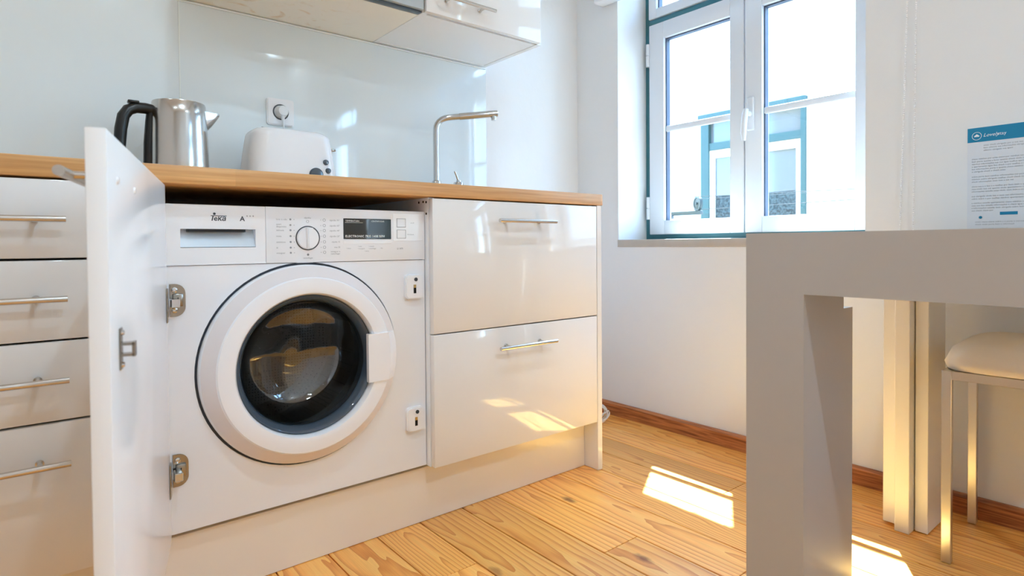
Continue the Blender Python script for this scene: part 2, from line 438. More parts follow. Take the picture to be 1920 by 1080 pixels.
# ------------------------------------------------------------------ mesh helpers
class MB:
    def __init__(s):
        s.bm = bmesh.new()

    def _add(s, fn, mtx=None, smooth=False):
        t = bmesh.new()
        fn(t)
        if mtx is not None:
            bmesh.ops.transform(t, matrix=mtx, verts=t.verts)
        for f in t.faces:
            f.smooth = smooth
        me = bpy.data.meshes.new('tmp')
        t.to_mesh(me)
        t.free()
        s.bm.from_mesh(me)
        bpy.data.meshes.remove(me)
        return s

    def box(s, x0, x1, y0, y1, z0, z1, bev=0.0, seg=2, mtx=None):
        x0, x1 = min(x0, x1), max(x0, x1)
        y0, y1 = min(y0, y1), max(y0, y1)
        z0, z1 = min(z0, z1), max(z0, z1)
        def fn(t):
            bmesh.ops.create_cube(t, size=1)
            for v in t.verts:
                v.co = Vector((x0 + (v.co.x + .5) * (x1 - x0), y0 + (v.co.y + .5) * (y1 - y0), z0 + (v.co.z + .5) * (z1 - z0)))
            if bev:
                bmesh.ops.bevel(t, geom=t.edges[:], offset=min(bev, (x1 - x0) * .49, (y1 - y0) * .49, (z1 - z0) * .49), segments=seg, affect='EDGES', profile=0.5)
        return s._add(fn, mtx, smooth=False)

    def cyl(s, p0, p1, r, r1=None, seg=20, caps=True):
        p0, p1 = Vector(p0), Vector(p1)
        d = p1 - p0
        q = d.to_track_quat('Z', 'Y').to_matrix().to_4x4()
        m = Matrix.Translation((p0 + p1) / 2) @ q
        def fn(t):
            bmesh.ops.create_cone(t, cap_ends=caps, segments=seg, radius1=r, radius2=r if r1 is None else r1, depth=d.length)
        s._add(fn, m)
        return s

    def lathe(s, prof, center, axis='Y', seg=64, close=False):
        """prof: list of (radius, along)."""
        c = Vector(center)
        def fn(t):
            rings = []
            for r, a in prof:
                if r < 1e-6:
                    rings.append([t.verts.new(put(0, 0, a))])
                else:
                    rings.append([t.verts.new(put(r * math.cos(2 * PI * k / seg), r * math.sin(2 * PI * k / seg), a)) for k in range(seg)])
            pairs = list(zip(rings, rings[1:]))
            if close:
                pairs.append((rings[-1], rings[0]))
            for A, B in pairs:
                for k in range(seg):
                    a0, a1 = A[k % len(A)], A[(k + 1) % len(A)]
                    b0, b1 = B[k % len(B)], B[(k + 1) % len(B)]
                    vs = []
                    for v in (a0, a1, b1, b0):
                        if v not in vs:
                            vs.append(v)
                    if len(vs) > 2:
                        t.faces.new(vs)
            bmesh.ops.recalc_face_normals(t, faces=t.faces[:])
        def put(u, v, a):
            return c + (Vector((u, a, v)) if axis == 'Y' else Vector((u, v, a)) if axis == 'Z' else Vector((a, u, v)))
        return s._add(fn, smooth=True)

    def tube(s, pts, r, seg=12, closed=False, flat=1.0):
        pts = [Vector(p) for p in pts]
        rr = r if isinstance(r, (list, tuple)) else [r] * len(pts)
        n = len(pts)
        def fn(t):
            rings = []
            prev = None
            for i, p in enumerate(pts):
                a = pts[i - 1] if (i > 0 or closed) else p
                b = pts[(i + 1) % n] if (i < n - 1 or closed) else p
                d = (b - a).normalized()
                if prev is None:
                    ref = Vector((0, 0, 1)) if abs(d.z) < 0.9 else Vector((0, 1, 0))
                    x = d.cross(ref).normalized()
                else:
                    x = (prev - d * prev.dot(d)).normalized()
                prev = x
                y = d.cross(x)
                rings.append([t.verts.new(p + rr[i] * (math.cos(2 * PI * k / seg) * x * flat + math.sin(2 * PI * k / seg) * y)) for k in range(seg)])
            rng = n if closed else n - 1
            for i in range(rng):
                A, B = rings[i], rings[(i + 1) % n]
                for k in range(seg):
                    t.faces.new((A[k], A[(k + 1) % seg], B[(k + 1) % seg], B[k]))
            if not closed:
                t.faces.new(rings[0][::-1])
                t.faces.new(rings[-1])
            bmesh.ops.recalc_face_normals(t, faces=t.faces[:])
        return s._add(fn, smooth=True)

    def prism(s, poly, y0, y1, bev=0.0, mtx=None, smooth=False):
        """poly in (x, z), extruded along y."""
        def fn(t):
            A = [t.verts.new((p[0], y0, p[1])) for p in poly]
            B = [t.verts.new((p[0], y1, p[1])) for p in poly]
            n = len(poly)
            t.faces.new(A)
            t.faces.new(B[::-1])
            for k in range(n):
                t.faces.new((A[k], B[k], B[(k + 1) % n], A[(k + 1) % n]))
            bmesh.ops.recalc_face_normals(t, faces=t.faces[:])
            if bev:
                es = [e for e in t.edges if abs(e.verts[0].co.y - e.verts[1].co.y) < 1e-7]
                bmesh.ops.bevel(t, geom=es, offset=bev, segments=2, affect='EDGES')
        return s._add(fn, mtx, smooth)

    def rrect(s, cx, cz, hw, hh, r, y0, y1, bev=0.0, seg=6):
        poly = []
        for sx, sz, a0 in ((1, -1, -PI / 2), (1, 1, 0), (-1, 1, PI / 2), (-1, -1, PI)):
            for k in range(seg + 1):
                a = a0 + PI / 2 * k / seg
                poly.append((cx + sx * (hw - r) + r * math.cos(a), cz + sz * (hh - r) + r * math.sin(a)))
        def fn(t):
            A = [t.verts.new((p[0], y0, p[1])) for p in poly]
            B = [t.verts.new((p[0], y1, p[1])) for p in poly]
            n = len(poly)
            fa = t.faces.new(A)
            t.faces.new(B[::-1])
            for k in range(n):
                t.faces.new((A[k], B[k], B[(k + 1) % n], A[(k + 1) % n]))
            bmesh.ops.recalc_face_normals(t, faces=t.faces[:])
            if bev:
                bmesh.ops.bevel(t, geom=list(fa.edges), offset=bev, segments=2, affect='EDGES')
        return s._add(fn)

    def tower(s, cx, cy, levels, seg=8, n=2.0):
        """stack of rounded rectangles: levels of (z, half x, half y, corner radius)."""
        def fn(t):
            rings = []
            for z, hw, hh, r in levels:
                ring = []
                for sx, sy, a0 in ((1, -1, -PI / 2), (1, 1, 0), (-1, 1, PI / 2), (-1, -1, PI)):
                    for k in range(seg + 1):
                        a = a0 + PI / 2 * k / seg
                        ring.append(t.verts.new((cx + sx * (hw - r) + r * math.cos(a), cy + sy * (hh - r) + r * math.sin(a), z)))
                rings.append(ring)
            for A, B in zip(rings, rings[1:]):
                m_ = len(A)
                for k in range(m_):
                    t.faces.new((A[k], A[(k + 1) % m_], B[(k + 1) % m_], B[k]))
            t.faces.new(rings[0][::-1])
            t.faces.new(rings[-1])
            bmesh.ops.recalc_face_normals(t, faces=t.faces[:])
        return s._add(fn, smooth=True)

    def plate_hole(s, x0, x1, z0, z1, cx, cz, r, y, depth, seg=72):
        """flat front at y with a round hole whose wall runs back by depth."""
        def fn(t):
            angs = [2 * PI * k / seg for k in range(seg)] + [math.atan2(zz - cz, xx - cx) % (2 * PI) for xx in (x0, x1) for zz in (z0, z1)]
            angs = sorted(set(angs))
            inn, out, back = [], [], []
            for a in angs:
                c, d = math.cos(a), math.sin(a)
                k = min([((x1 if c > 0 else x0) - cx) / c if abs(c) > 1e-9 else 1e9, ((z1 if d > 0 else z0) - cz) / d if abs(d) > 1e-9 else 1e9])
                inn.append(t.verts.new((cx + r * c, y, cz + r * d)))
                back.append(t.verts.new((cx + r * c, y + depth, cz + r * d)))
                out.append(t.verts.new((cx + k * c, y, cz + k * d)))
            n = len(angs)
            for k in range(n):
                j = (k + 1) % n
                t.faces.new((inn[k], inn[j], out[j], out[k]))
                t.faces.new((inn[k], back[k], back[j], inn[j]))
        return s._add(fn)

    def text(s, body, size, mtx, align='LEFT', shear=0.0, ext=0.0, spacing=1.0, bold=0.0):
        cu = bpy.data.curves.new('txt', 'FONT')
        cu.body = body
        cu.size = size
        cu.align_x = align
        cu.shear = shear
        cu.extrude = ext
        cu.offset = bold
        cu.space_character = spacing
        cu.resolution_u = 2
        ob = bpy.data.objects.new('txt', cu)
        COL.objects.link(ob)
        dg = bpy.context.evaluated_depsgraph_get()
        me = bpy.data.meshes.new_from_object(ob.evaluated_get(dg))
        bpy.data.objects.remove(ob)
        bpy.data.curves.remove(cu)
        me.transform(mtx)
        s.bm.from_mesh(me)
        bpy.data.meshes.remove(me)
        return s

    def build(s, name, m, parent=None, angle=35, **props):
        me = bpy.data.meshes.new(name)
        s.bm.to_mesh(me)
        s.bm.free()
        for mm in (m if isinstance(m, (list, tuple)) else [m]):
            me.materials.append(mm)
        for p in me.polygons:
            p.use_smooth = True
        me.set_sharp_from_angle(angle=math.radians(angle))
        o = bpy.data.objects.new(name, me)
        COL.objects.link(o)
        if parent is not None:
            o.parent = parent
            o.matrix_parent_inverse = Matrix.Translation(-parent.location) if parent.type == 'EMPTY' else Matrix()
        for k, v in props.items():
            o[k] = v
        return o

def thing(name, label, cat, loc=(0, 0, 0), group=None):
    o = bpy.data.objects.new(name, None)
    o.empty_display_size = 0.05
    COL.objects.link(o)
    o.location = loc
    o['label'] = label
    o['category'] = cat
    if group:
        o['group'] = group
    return o

def struct_root(name):
    o = bpy.data.objects.new(name, None)
    COL.objects.link(o)
    o['kind'] = 'structure'
    return o

FRONT = Matrix.Rotation(PI / 2, 4, 'X')                  # text facing -y
def on_front(x, y, z):
    return Matrix.Translation((x, y, z)) @ FRONT
def on_right_wall(x, y, z):                              # text facing -x, reading towards -y
    return Matrix.Translation((x, y, z)) @ Matrix(((0, 0, -1, 0), (-1, 0, 0, 0), (0, 1, 0, 0), (0, 0, 0, 1)))

# ------------------------------------------------------------------ room shell
XW, XE, YB, YN, XL, ZC = 0.515, 0.80, 0.605, -3.4, -3.3, 2.5
WY0, WY1, WZ0, WZ1 = -0.60, 0.365, 0.755, 2.2            # first window opening
V0, V1 = -2.72, -1.755                                   # second window opening

floor = struct_root('floor')
MB().box(XL, XW, YN, YB, -0.03, -0.012).build('floor_base', M['void'], floor)
edges = [0.494, 0.376, 0.252, 0.125, -0.003, -0.132, -0.266, -0.390, -0.512, -0.648, -0.772]
while edges[-1] > XL:
    edges.append(edges[-1] - random.choice((0.122, 0.128, 0.134)))
unit = {}
def board(x0, x1, y0, y1):
    w, l = x1 - x0 - 0.0030, y1 - y0 - 0.0016
    if 'b' not in unit:
        mb = MB().box(-.5, .5, -.5, .5, -1, 0)
        ob = mb.build('floor_board', M['floor'], floor)
        unit['b'] = ob.data
        bpy.data.objects.remove(ob)
    me = bpy.data.meshes.new('floor_board')
    t = bmesh.new()
    bmesh.ops.create_cube(t, size=1)
    for v in t.verts:
        v.co = Vector((v.co.x * w, v.co.y * l, (v.co.z - .5) * 0.012))
    bmesh.ops.bevel(t, geom=[e for e in t.edges if e.verts[0].co.z > -1e-6 and e.verts[1].co.z > -1e-6], offset=0.0009, segments=1, affect='EDGES')
    t.to_mesh(me); t.free()
    me.materials.append(M['floor'])
    o = bpy.data.objects.new('floor_board', me)
    COL.objects.link(o)
    o.location = ((x0 + x1) / 2, (y0 + y1) / 2, 0)
    o.parent = floor
joints = {2: [-0.36], 3: [], 5: [-0.62], 6: [-0.36], 7: [-0.98], 8: [-0.5], 9: [-0.2]}
for i in range(len(edges) - 1):
    ys = [YN] + sorted(joints.get(i, [random.uniform(-2.6, -1.4)])) + [YB]
    for a, b in zip(ys, ys[1:]):
        board(max(edges[i + 1], XL), edges[i], a, b)
MB().box(0.494, XW, YN, YB, -0.012, 0).build('floor_edge', M['floor'], floor)

mb = MB().box(XL - .15, XW + .28, YB, YB + 0.2, -3.2, ZC + .1)
mb.build('wall_back', M['plaster'], kind='structure')
mb = MB()
mb.box(XW, XE, -6.0, V0, -3.2, ZC + .4)
mb.box(XW, XE, V1, WY0, -3.2, ZC + .4)
mb.box(XW, XE, WY1, YB + 2.5, -3.2, ZC + .4)
for a, b in ((V0, V1), (WY0, WY1)):
    mb.box(XW, XE, a, b, -3.2, WZ0 - 0.03)
    mb.box(XW, XE, a, b, WZ1, ZC + .4)
    mb.box(0.768, XE, a, b, 1.93, WZ1)  # unseen lintel hung low to block the sun through the transom
mb.build('wall_right', M['plaster'], kind='structure')
mb = MB()
for a, b in ((-6.0, V0), (V1, WY0), (WY1, YB + 2.5)):
    mb.box(XE + .0005, XE + .012, a, b, -3.2, ZC + .4)
for a, b in ((V0, V1), (WY0, WY1)):
    mb.box(XE + .0005, XE + .012, a, b, -3.2, WZ0 - 0.03)
    mb.box(XE + .0005, XE + .012, a, b, 1.93, ZC + .4)  # outer skin comes down with the sun-blocking lintel
mb.build('wall_bounce_skin', M['render'], kind='structure')  # unseen outer skin added, darkened to cut sun bounce onto the house opposite
MB().box(XL - .15, XL, YN, YB, -0.03, ZC).build('wall_left', M['plaster'], kind='structure')
MB().box(XL - .15, XW, YN - .15, YN, -0.03, ZC).build('wall_near', M['plaster'], kind='structure')
MB().box(XL - .15, XW, YN - .15, YB, ZC, ZC + .1).build('ceiling', M['ceiling'], kind='structure')

# skirting on the window wall: two boards, butted under the table edge
bb = struct_root('baseboard_right')
def skirt(y0, y1):
    MB().prism([(0.4965, -0.0), (XW, -0.0), (XW, 0.054), (0.506, 0.054), (0.4965, 0.047)], y0, y1).build('skirting_board', M['skirt'], bb)
skirt(-0.236, YB)
skirt(YN, -0.239)

# sills
for i, (a, b) in enumerate(((WY0, WY1), (V0, V1))):
    MB().box(0.512, 0.70, a, b + (0.004 if i == 0 else 0), WZ0 - 0.03, WZ0 + 0.001, 0.002).build('trim_%d' % (i + 1), M['stone'], kind='structure')
    MB().box(0.76, 0.86, a, b, WZ0 - 0.03, WZ0 + 0.008, 0.002).build('trim_%d' % (i + 3), M['stone'], kind='structure')

# windows
def window(name, dy):
    w = struct_root(name)
    w.location = (0, dy, 0)
    def P(mb, n, m, parent=w):
        o = mb.build(n, m, None)
        o.parent = parent
        return o
    # fixed teal frame
    f = MB()
    f.box(0.705, 0.765, 0.330, WY1, WZ0, WZ1)
    f.box(0.705, 0.765, WY0, -0.565, WZ0, WZ1)
    f.box(0.705, 0.765, -0.565, 0.330, WZ0, 0.778)
    f.box(0.692, 0.764, -0.566, 0.334, 1.694, 1.716, 0.002)
    f.box(0.705, 0.765, -0.565, 0.330, WZ1 - 0.03, WZ1)
    P(f, 'fixed_frame', M['teal'])
    def sash(y0, y1, z0, z1, sl, sr, rb, rtp, bars=(), vbars=()):
        s = MB()
        X0, X1 = 0.685, 0.738
        s.box(X0, X1, y0, y0 + sr, z0, z1, 0.003)
        s.box(X0, X1, y1 - sl, y1, z0, z1, 0.003)
        s.box(X0, X1, y0 + sr, y1 - sl, z0, z0 + rb, 0.002)
        s.box(X0, X1, y0 + sr, y1 - sl, z1 - rtp, z1, 0.002)
        so_ = P(s, 'sash', M['pvc'])
        a0, a1, b0, b1 = y0 + sr, y1 - sl, z0 + rb, z1 - rtp
        g = MB()
        t = 0.005
        g.box(0.700, 0.724, a0 - .001, a0 + t * .5, b0, b1)
        g.box(0.700, 0.724, a1 - t, a1 + .001, b0, b1)
        g.box(0.7005, 0.7235, a0 + .003, a1 - .0055, b0 - .001, b0 + t * .3)
        g.box(0.7005, 0.7235, a0 + .003, a1 - .0055, b1 - t, b1 + .001)
        P(g, 'glazing_gasket', M['gasket'], so_)
        P(MB().box(0.711, 0.715, a0, a1, b0, b1), 'pane', M['pane'], so_)
        for zb in bars:
            q = MB()
            q.box(0.698, 0.710, a0, a1, zb - .013, zb + .013, 0.005, 3)
            q.box(0.7155, 0.720, a0, a1, zb - .009, zb + .009, 0.002, 2)
            P(q, 'glazing_bar', M['pvc'], so_)
        for yb in vbars:
            q = MB().box(0.702, 0.710, yb - .008, yb + .008, b0, b1, 0.003)
            P(q, 'glazing_bar', M['pvc'], so_)
        return so_
    sash(-0.112, 0.332, 0.778, 1.692, 0.076, 0.058, 0.060, 0.070, bars=(1.233,))
    sr_ = sash(-0.568, -0.117, 0.778, 1.692, 0.068, 0.062, 0.060, 0.070, bars=(1.233,))
    sash(-0.568, 0.334, 1.718, WZ1 - .02, 0.04, 0.05, 0.04, 0.06, vbars=(0.18, -0.12, -0.35))
    for z0 in (1.515, 0.845):
        h = MB()
        h.cyl((0.684, 0.339, z0), (0.684, 0.339, z0 + .047), 0.0075, seg=14)
        h.cyl((0.684, 0.339, z0 + .051), (0.684, 0.339, z0 + .098), 0.0075, seg=14)
        h.box(0.684, 0.70, 0.332, 0.343, z0, z0 + .098)
        P(h, 'hinge', M['pvc'])
    hd = MB()
    hd.box(0.676, 0.686, -0.156, -0.128, 1.163, 1.290, 0.008, 3)
    ho = P(hd, 'handle', M['pvc'])
    lv = MB()
    lv.cyl((0.68, -0.142, 1.225), (0.655, -0.142, 1.225), 0.009)
    lv.tube([(0.652, -0.140, 1.240), (0.648, -0.139, 1.222), (0.644, -0.137, 1.19), (0.643, -0.135, 1.15), (0.647, -0.134, 1.122)], [0.009, 0.0115, 0.011, 0.0105, 0.007], 12)
    P(lv, 'handle_lever', M['pvc'], ho)
    return w
window('window_1', 0.0)
window('window_2', V1 - WY1)
portal('window_daylight_portal', WY0, WY1, WZ0, WZ1)
portal('window_daylight_portal', V0, V1, WZ0, WZ1)

# ceiling downlights: the first known by its reflection, the rest added as fill
for i, (x, y) in enumerate(((0.30, -3.0), (-1.0, -2.3), (-2.4, -2.3), (-1.0, -1.0), (-2.4, -0.6))):
    t = thing('ceiling_spot_fill', ('recessed ceiling spotlight in the far corner by the window wall', 'added fill spotlight in the middle of the ceiling away from the kitchen', 'added ceiling fill spotlight by the left wall away from the kitchen', 'added ceiling fill spotlight above the floor in front of the washing machine', 'added ceiling fill spotlight by the left wall near the kitchen run')[i], 'lamp', (x, y, ZC), 'recessed ceiling spotlights')
    MB().lathe([(0.05, -.004), (0.042, -.008), (0.036, -.004), (0.036, 0.0), (0.05, 0)], (x, y, ZC), 'Z', 32, close=True).build('trim_ring', M['plastic'], t)
    MB().cyl((x, y, ZC - .004), (x, y, ZC - .001), 0.036, seg=28).build('lens', M['lamp'], t)
    d = bpy.data.lights.new('spot_fill_lamp', 'AREA')
    d.shape = 'DISK'
    d.size = 0.07
    d.energy = LAMP_FILL_W * (0.4, 1.9, 0.3, 1.0, 0.3)[i]
    d.color = (0.71, 0.965, 1.16)
    lo = bpy.data.objects.new('spot_fill_lamp', d)
    COL.objects.link(lo)
    lo.location = (0, 0, -0.012)
    lo.parent = t

# ------------------------------------------------------------------ house across the street
house = thing('house', 'white house across the street with a teal framed window', 'building', (4.0, 1.7, -3.2))
HX = 4.0
HY0, HY1, HZ0, HZ1 = 1.150, 2.215, 0.25, 2.05
mb = MB()
mb.box(HX, HX + .3, -5, HY0, -3.2, 3.2)
mb.box(HX, HX + .3, HY1, 9, -3.2, 3.2)
mb.box(HX, HX + .3, HY0, HY1, HZ1, 3.2)
mb.box(HX, HX + .3, HY0, HY1, -3.2, HZ0)
mb.build('wall', M['facade'], house)
for a, b, p in ((2.56, 2.60, 0.05), (2.70, 2.86, 0.09), (2.86, 2.96, 0.16), (3.0, 3.2, 0.24)):
    MB().box(HX - p, HX + .02, -5, 9, a, b, 0.01).build('cornice_moulding', M['facade'], house)
MB().prism([(HX - .1, 3.2), (HX + 4, 4.6), (HX + 4, 3.2)], -5, 9).build('roof', M['roof'], house)
f = MB()
f.box(HX - .03, HX + .08, HY0, HY0 + .042, HZ0, HZ1)
f.box(HX - .03, HX + .08, HY1 - .09, HY1, HZ0, HZ1)
f.box(HX - .06, HX - .0005, HY0 - .01, HY1 + .015, HZ1 - .075, HZ1)
f.box(HX - .02, HX + .079, HY0 + .001, HY1 - .001, 1.682, 1.755)
f.box(HX - .028, HX + .079, HY0 + .001, HY1 - .001, HZ0 + .001, HZ0 + .06)
wf = f.build('window_frame', M['teal_out'], house)
s_ = MB()
ym = (HY0 + HY1) / 2
for a, b in ((HY0 + .038, ym), (ym, HY1 - .085)):
    s_.box(HX - .005, HX + .05, a, a + .055, HZ0 + .06, 1.68)
    s_.box(HX - .005, HX + .05, b - .055, b, HZ0 + .06, 1.68)
    s_.box(HX - .005, HX + .05, a + .055, b - .055, 1.60, 1.68)
    s_.box(HX - .005, HX + .05, a + .055, b - .055, HZ0 + .06, HZ0 + .13)
s_.build('sash', M['facade'], wf)
for a, b, z0, z1 in ((HY0 + .04, HY1 - .085, 1.75, HZ1 - .07), (HY0 + .09, ym - .053, 1.215, 1.605), (ym + .053, HY1 - .138, 1.215, 1.605)):
    MB().box(HX + .02, HX + .026, a, b, z0, z1).build('pane', M['pane_far'], wf)
for a, b in ((HY0 + .09, ym - .053), (ym + .053, HY1 - .138)):
    MB().box(HX + .02, HX + .026, a, b, HZ0 + .12, 1.215).build('speckled_panel', M['speckle'], wf)  # lower part of each sash filled with a dark speckled panel
MB().box(0.8, HX, -6, 9, -3.3, -3.2).build('street', M['street'], kind='structure')

# clothes line outside the window
line = thing('clothes_line', 'pulley clothes line with taut ropes outside the window', 'clothes line', (1.1, 0.46, 0.90))
PX = 1.10
def pulley(y, z):
    p = MB().lathe([(0.0, -.004), (0.026, -.004), (0.028, -.008), (0.036, -.007), (0.031, 0), (0.036, .007), (0.028, .008), (0.026, .004), (0, .004)], (PX, y, z), 'X', 32)
    p.cyl((PX - .012, y, z), (PX + .012, y, z), 0.006)
    p = p.build('pulley_wheel', M['pulley'], line)
    p.data.transform(Matrix.Translation((PX, y, z)) @ Matrix.Rotation(math.radians(-28), 4, 'Z') @ Matrix.Translation((-PX, -y, -z)))
pulley(0.362, 0.933)
pulley(0.548, 0.943)
b_ = MB()
b_.box(PX - .012, PX + .012, 0.34, 0.57, 0.878, 0.898, 0.003)
b_.box(PX - .006, PX + .006, 0.357, 0.367, 0.888, 0.935)
b_.box(PX - .006, PX + .006, 0.543, 0.553, 0.888, 0.945)
b_.box(XE + .0125, PX, 0.50, 0.52, 0.862, 0.882, 0.003)
b_.tube([(XE + .016, 0.51, 0.80), (PX, 0.51, 0.872)], 0.006)
b_.build('bracket', M['pulley'], line)
for z0, z1 in ((0.966, 0.935), (0.902, 0.915)):
    MB().tube([(PX, 0.55, z0 + .006), (PX, 0.362, z0), (PX, -.34, z0 * .5 + z1 * .5 - .001), (PX, -5, z1 - .25)], 0.0018, 6).build('rope', M['cord'], line)
MB().tube([(PX - .02, 0.36, 0.952), (PX - .02, -.34, .944), (PX - .02, -5, .70)], 0.0012, 6).build('rope', M['cord'], line)

# ------------------------------------------------------------------ kitchen run
# glass splashback panels
for nm, x0, x1, lb in (('a', -2.2, -1.1015, 'pale glossy glass splashback panel left of the kettle'), ('b', -1.0995, -0.012, 'pale glossy glass splashback panel carrying the power socket')):
    t = MB().box(x0, x1, 0.5985, YB - .0005, 0.9005, 1.4455, 0.001, 1).build('splashback_panel', M['splash'])
    t['label'] = lb
    t['category'] = 'splashback'
t = MB().box(-1.1019, -1.0991, 0.5972, YB - .0008, 0.9005, 1.445).build('joint_strip', M['splash_edge'], t)

# worktop
t = MB().box(-1.76, 0.008, -0.003, 0.598, 0.864, 0.900, 0.0025, 2).build('worktop', M['bamboo'])
t['label'] = 'long bamboo kitchen worktop with a thick front edge'
t['category'] = 'worktop'

# plinth and end panel
t = MB().box(-1.745, -0.0185, 0.060, 0.078, 0.0008, 0.1455, 0.001, 1).build('plinth', M['plinth'])
t['label'] = 'glossy white plinth board under the cabinets, on the floor'
t['category'] = 'plinth'
t = MB().box(-0.0178, 0.003, -0.0005, 0.598, 0.0008, 0.8635, 0.001, 1).build('end_panel', M['gloss'])
t['label'] = 'narrow white end panel closing the kitchen run by the window'
t['category'] = 'panel'

def bar_handle(x0, x1, y_front, z, out=0.033, r=0.0055):
    h = MB()
    h.cyl((x0, y_front - out, z), (x1, y_front - out, z), r, seg=18)
    m_ = (x0 + x1) / 2
    for px in (m_ - .064, m_ + .064):
        h.cyl((px, y_front, z), (px, y_front - out, z), 0.0042, seg=14)
        h.cyl((px, y_front, z), (px, y_front - .004, z), 0.0065, seg=14)
    return h

def carcass(mb, x0, x1):
    mb.box(x0, x0 + .018, 0.0205, 0.58, 0.158, 0.8635)
    mb.box(x1 - .018, x1, 0.0205, 0.58, 0.158, 0.8635)
    mb.box(x0 + .018, x1 - .018, 0.021, 0.5795, 0.158, 0.176)
    mb.box(x0 + .018, x1 - .018, 0.568, 0.5795, 0.176, 0.8635)
    mb.box(x0 + .018, x1 - .018, 0.06, 0.13, 0.845, 0.8635)

cab = thing('drawer_cabinet', 'white gloss cabinet with two deep drawers right of the washing machine', 'cabinet', (-0.33, 0.3, 0.158))
mb = MB(); carcass(mb, -0.637, -0.019); mb.build('body', M['satin'], cab)
for z0, z1, hz in ((0.5085, 0.8605, 0.806), (0.1600, 0.5055, 0.452)):
    d = MB().box(-0.6365, -0.0195, 0.0, 0.0195, z0, z1, 0.0018, 2).build('drawer', M['gloss'], cab)
    bar_handle(-0.442, -0.229, 0.0, hz).build('handle', M['steel'], d)
holes = MB()
for yy, zz in ((0.030, 0.852), (0.045, 0.8535), (0.067, 0.853), (0.030, 0.822)):
    holes.cyl((-0.6376, yy, zz), (-0.6366, yy, zz), 0.0032, seg=10)
holes.build('drill_holes', M['void'], cab, kind='stuff')

cab = thing('drawer_cabinet', 'white cabinet with four handled drawers behind the open door', 'cabinet', (-1.49, 0.3, 0.158))
mb = MB(); carcass(mb, -1.745, -1.2445); mb.build('body', M['satin'], cab)
for z0, z1, hz in ((0.7225, 0.8600, 0.790), (0.5790, 0.7185, 0.652), (0.4360, 0.5755, 0.511), (0.1600, 0.4320, 0.366)):
    d = MB().box(-1.7445, -1.245, 0.0, 0.0195, z0, z1, 0.0018, 2).build('drawer', M['gloss'], cab)
    bar_handle(-1.607, -1.394, 0.0, hz).build('handle', M['steel'], d)

# ------------------------------------------------------------------ washing machine
wm = thing('washing_machine', 'white built-in front-loading washing machine with its cabinet door swung open', 'washing machine', (-0.945, 0.3, 0.165))
MX0, MX1, MZ0, MZ1, MY = -1.2415, -0.651, 0.168, 0.826, 0.020
DC = (-0.962, 0.476)
mb = MB()
mb.plate_hole(MX0, MX1, MZ0, 0.702, DC[0], DC[1], 0.2275, MY, 0.03)
mb.box(MX0 + .001, MX0 + .004, MY, 0.56, MZ0, MZ1)
mb.box(MX1 - .004, MX1 - .001, MY + .0005, 0.56, MZ0, MZ1)
mb.box(MX0, MX1, MY + .001, 0.56, MZ0, MZ0 + .004)
mb.box(MX0, MX1, 0.555, 0.56, MZ0, MZ1)
mb.build('body', M['enamel'], wm)
MB().box(MX0 + .004, MX1 - .004, MY + .004, 0.56, MZ1 - .006, MZ1 - .001).build('top_painted_shade', M['void'], wm)  # machine top coloured near black, painting in the shade under the worktop
# dark groove behind the door ring
MB().lathe([(0.2275, MY + .004), (0.17, MY + .006), (0.17, MY + .02), (0.2275, MY + .02)], (DC[0], 0, DC[1]), 'Y', 72, close=True).build('door_groove', M['seam'], wm)

# control fascia with the detergent drawer at its left
cp = MB().box(-1.0463, MX1, MY - .003, MY + .02, 0.7032, MZ1, 0.0008, 2).build('control_panel', M['enamel'], wm)
MB().box(MX0 + .005, MX1 - .005, MY + .021, MY + .024, 0.690, MZ1 - .005).build('fascia_backing', M['enamel'], wm)
x0, x1, z0, z1 = MX0 + .001, -1.0470, 0.7032, 0.8255
a0, a1, c0, c1 = -1.2105, -1.0675, 0.7385, 0.7765
mb = MB()
mb.box(x0, a0, MY - .003, MY + .02, z0, z1)
mb.box(a1, x1, MY - .003, MY + .02, z0, z1)
mb.box(a0, a1, MY - .003, MY + .02, z0, c0)
mb.box(a0, a1, MY - .003, MY + .02, c1, z1)
dd = mb.build('detergent_drawer', M['enamel'], wm)
MB().prism([(MY + .0205, c1), (MY + .018, c1), (MY - .001, c0 + .001), (MY + .0205, c0)], a0, a1, mtx=Matrix(((0, 1, 0, 0), (1, 0, 0, 0), (0, 0, 1, 0), (0, 0, 0, 1)))).build('finger_recess', M['tray'], dd)
MB().box(-1.1965, -1.0875, MY - .0018, MY + .018, 0.7705, 0.7760).build('grip_slot', M['black'], dd)
# maker's mark and energy class
lg = MB()
YT = MY - .0033
lg.cyl((-1.1478, YT, 0.8078), (-1.1478, YT + .0004, 0.8078), 0.0026, seg=16)
lg.box(-1.1545, -1.1245, YT, YT + .0004, 0.8030, 0.8044)
lg.prism([(-1.1512, 0.8036), (-1.1490, 0.8036), (-1.1512, 0.7935), (-1.1534, 0.7935)], YT, YT + .0004)
lg.text('eка', 0.0152, on_front(-1.1495, YT, 0.7937), shear=0.12, bold=0.0003)
lg.text('A', 0.0140, on_front(-1.0985, YT, 0.7940), bold=0.0003)
for k in range(3):
    lg.text('+', 0.0075, on_front(-1.0865 + k * .0062, YT, 0.8020))
lg.build('printed_mark', M['ink'], dd, kind='stuff')
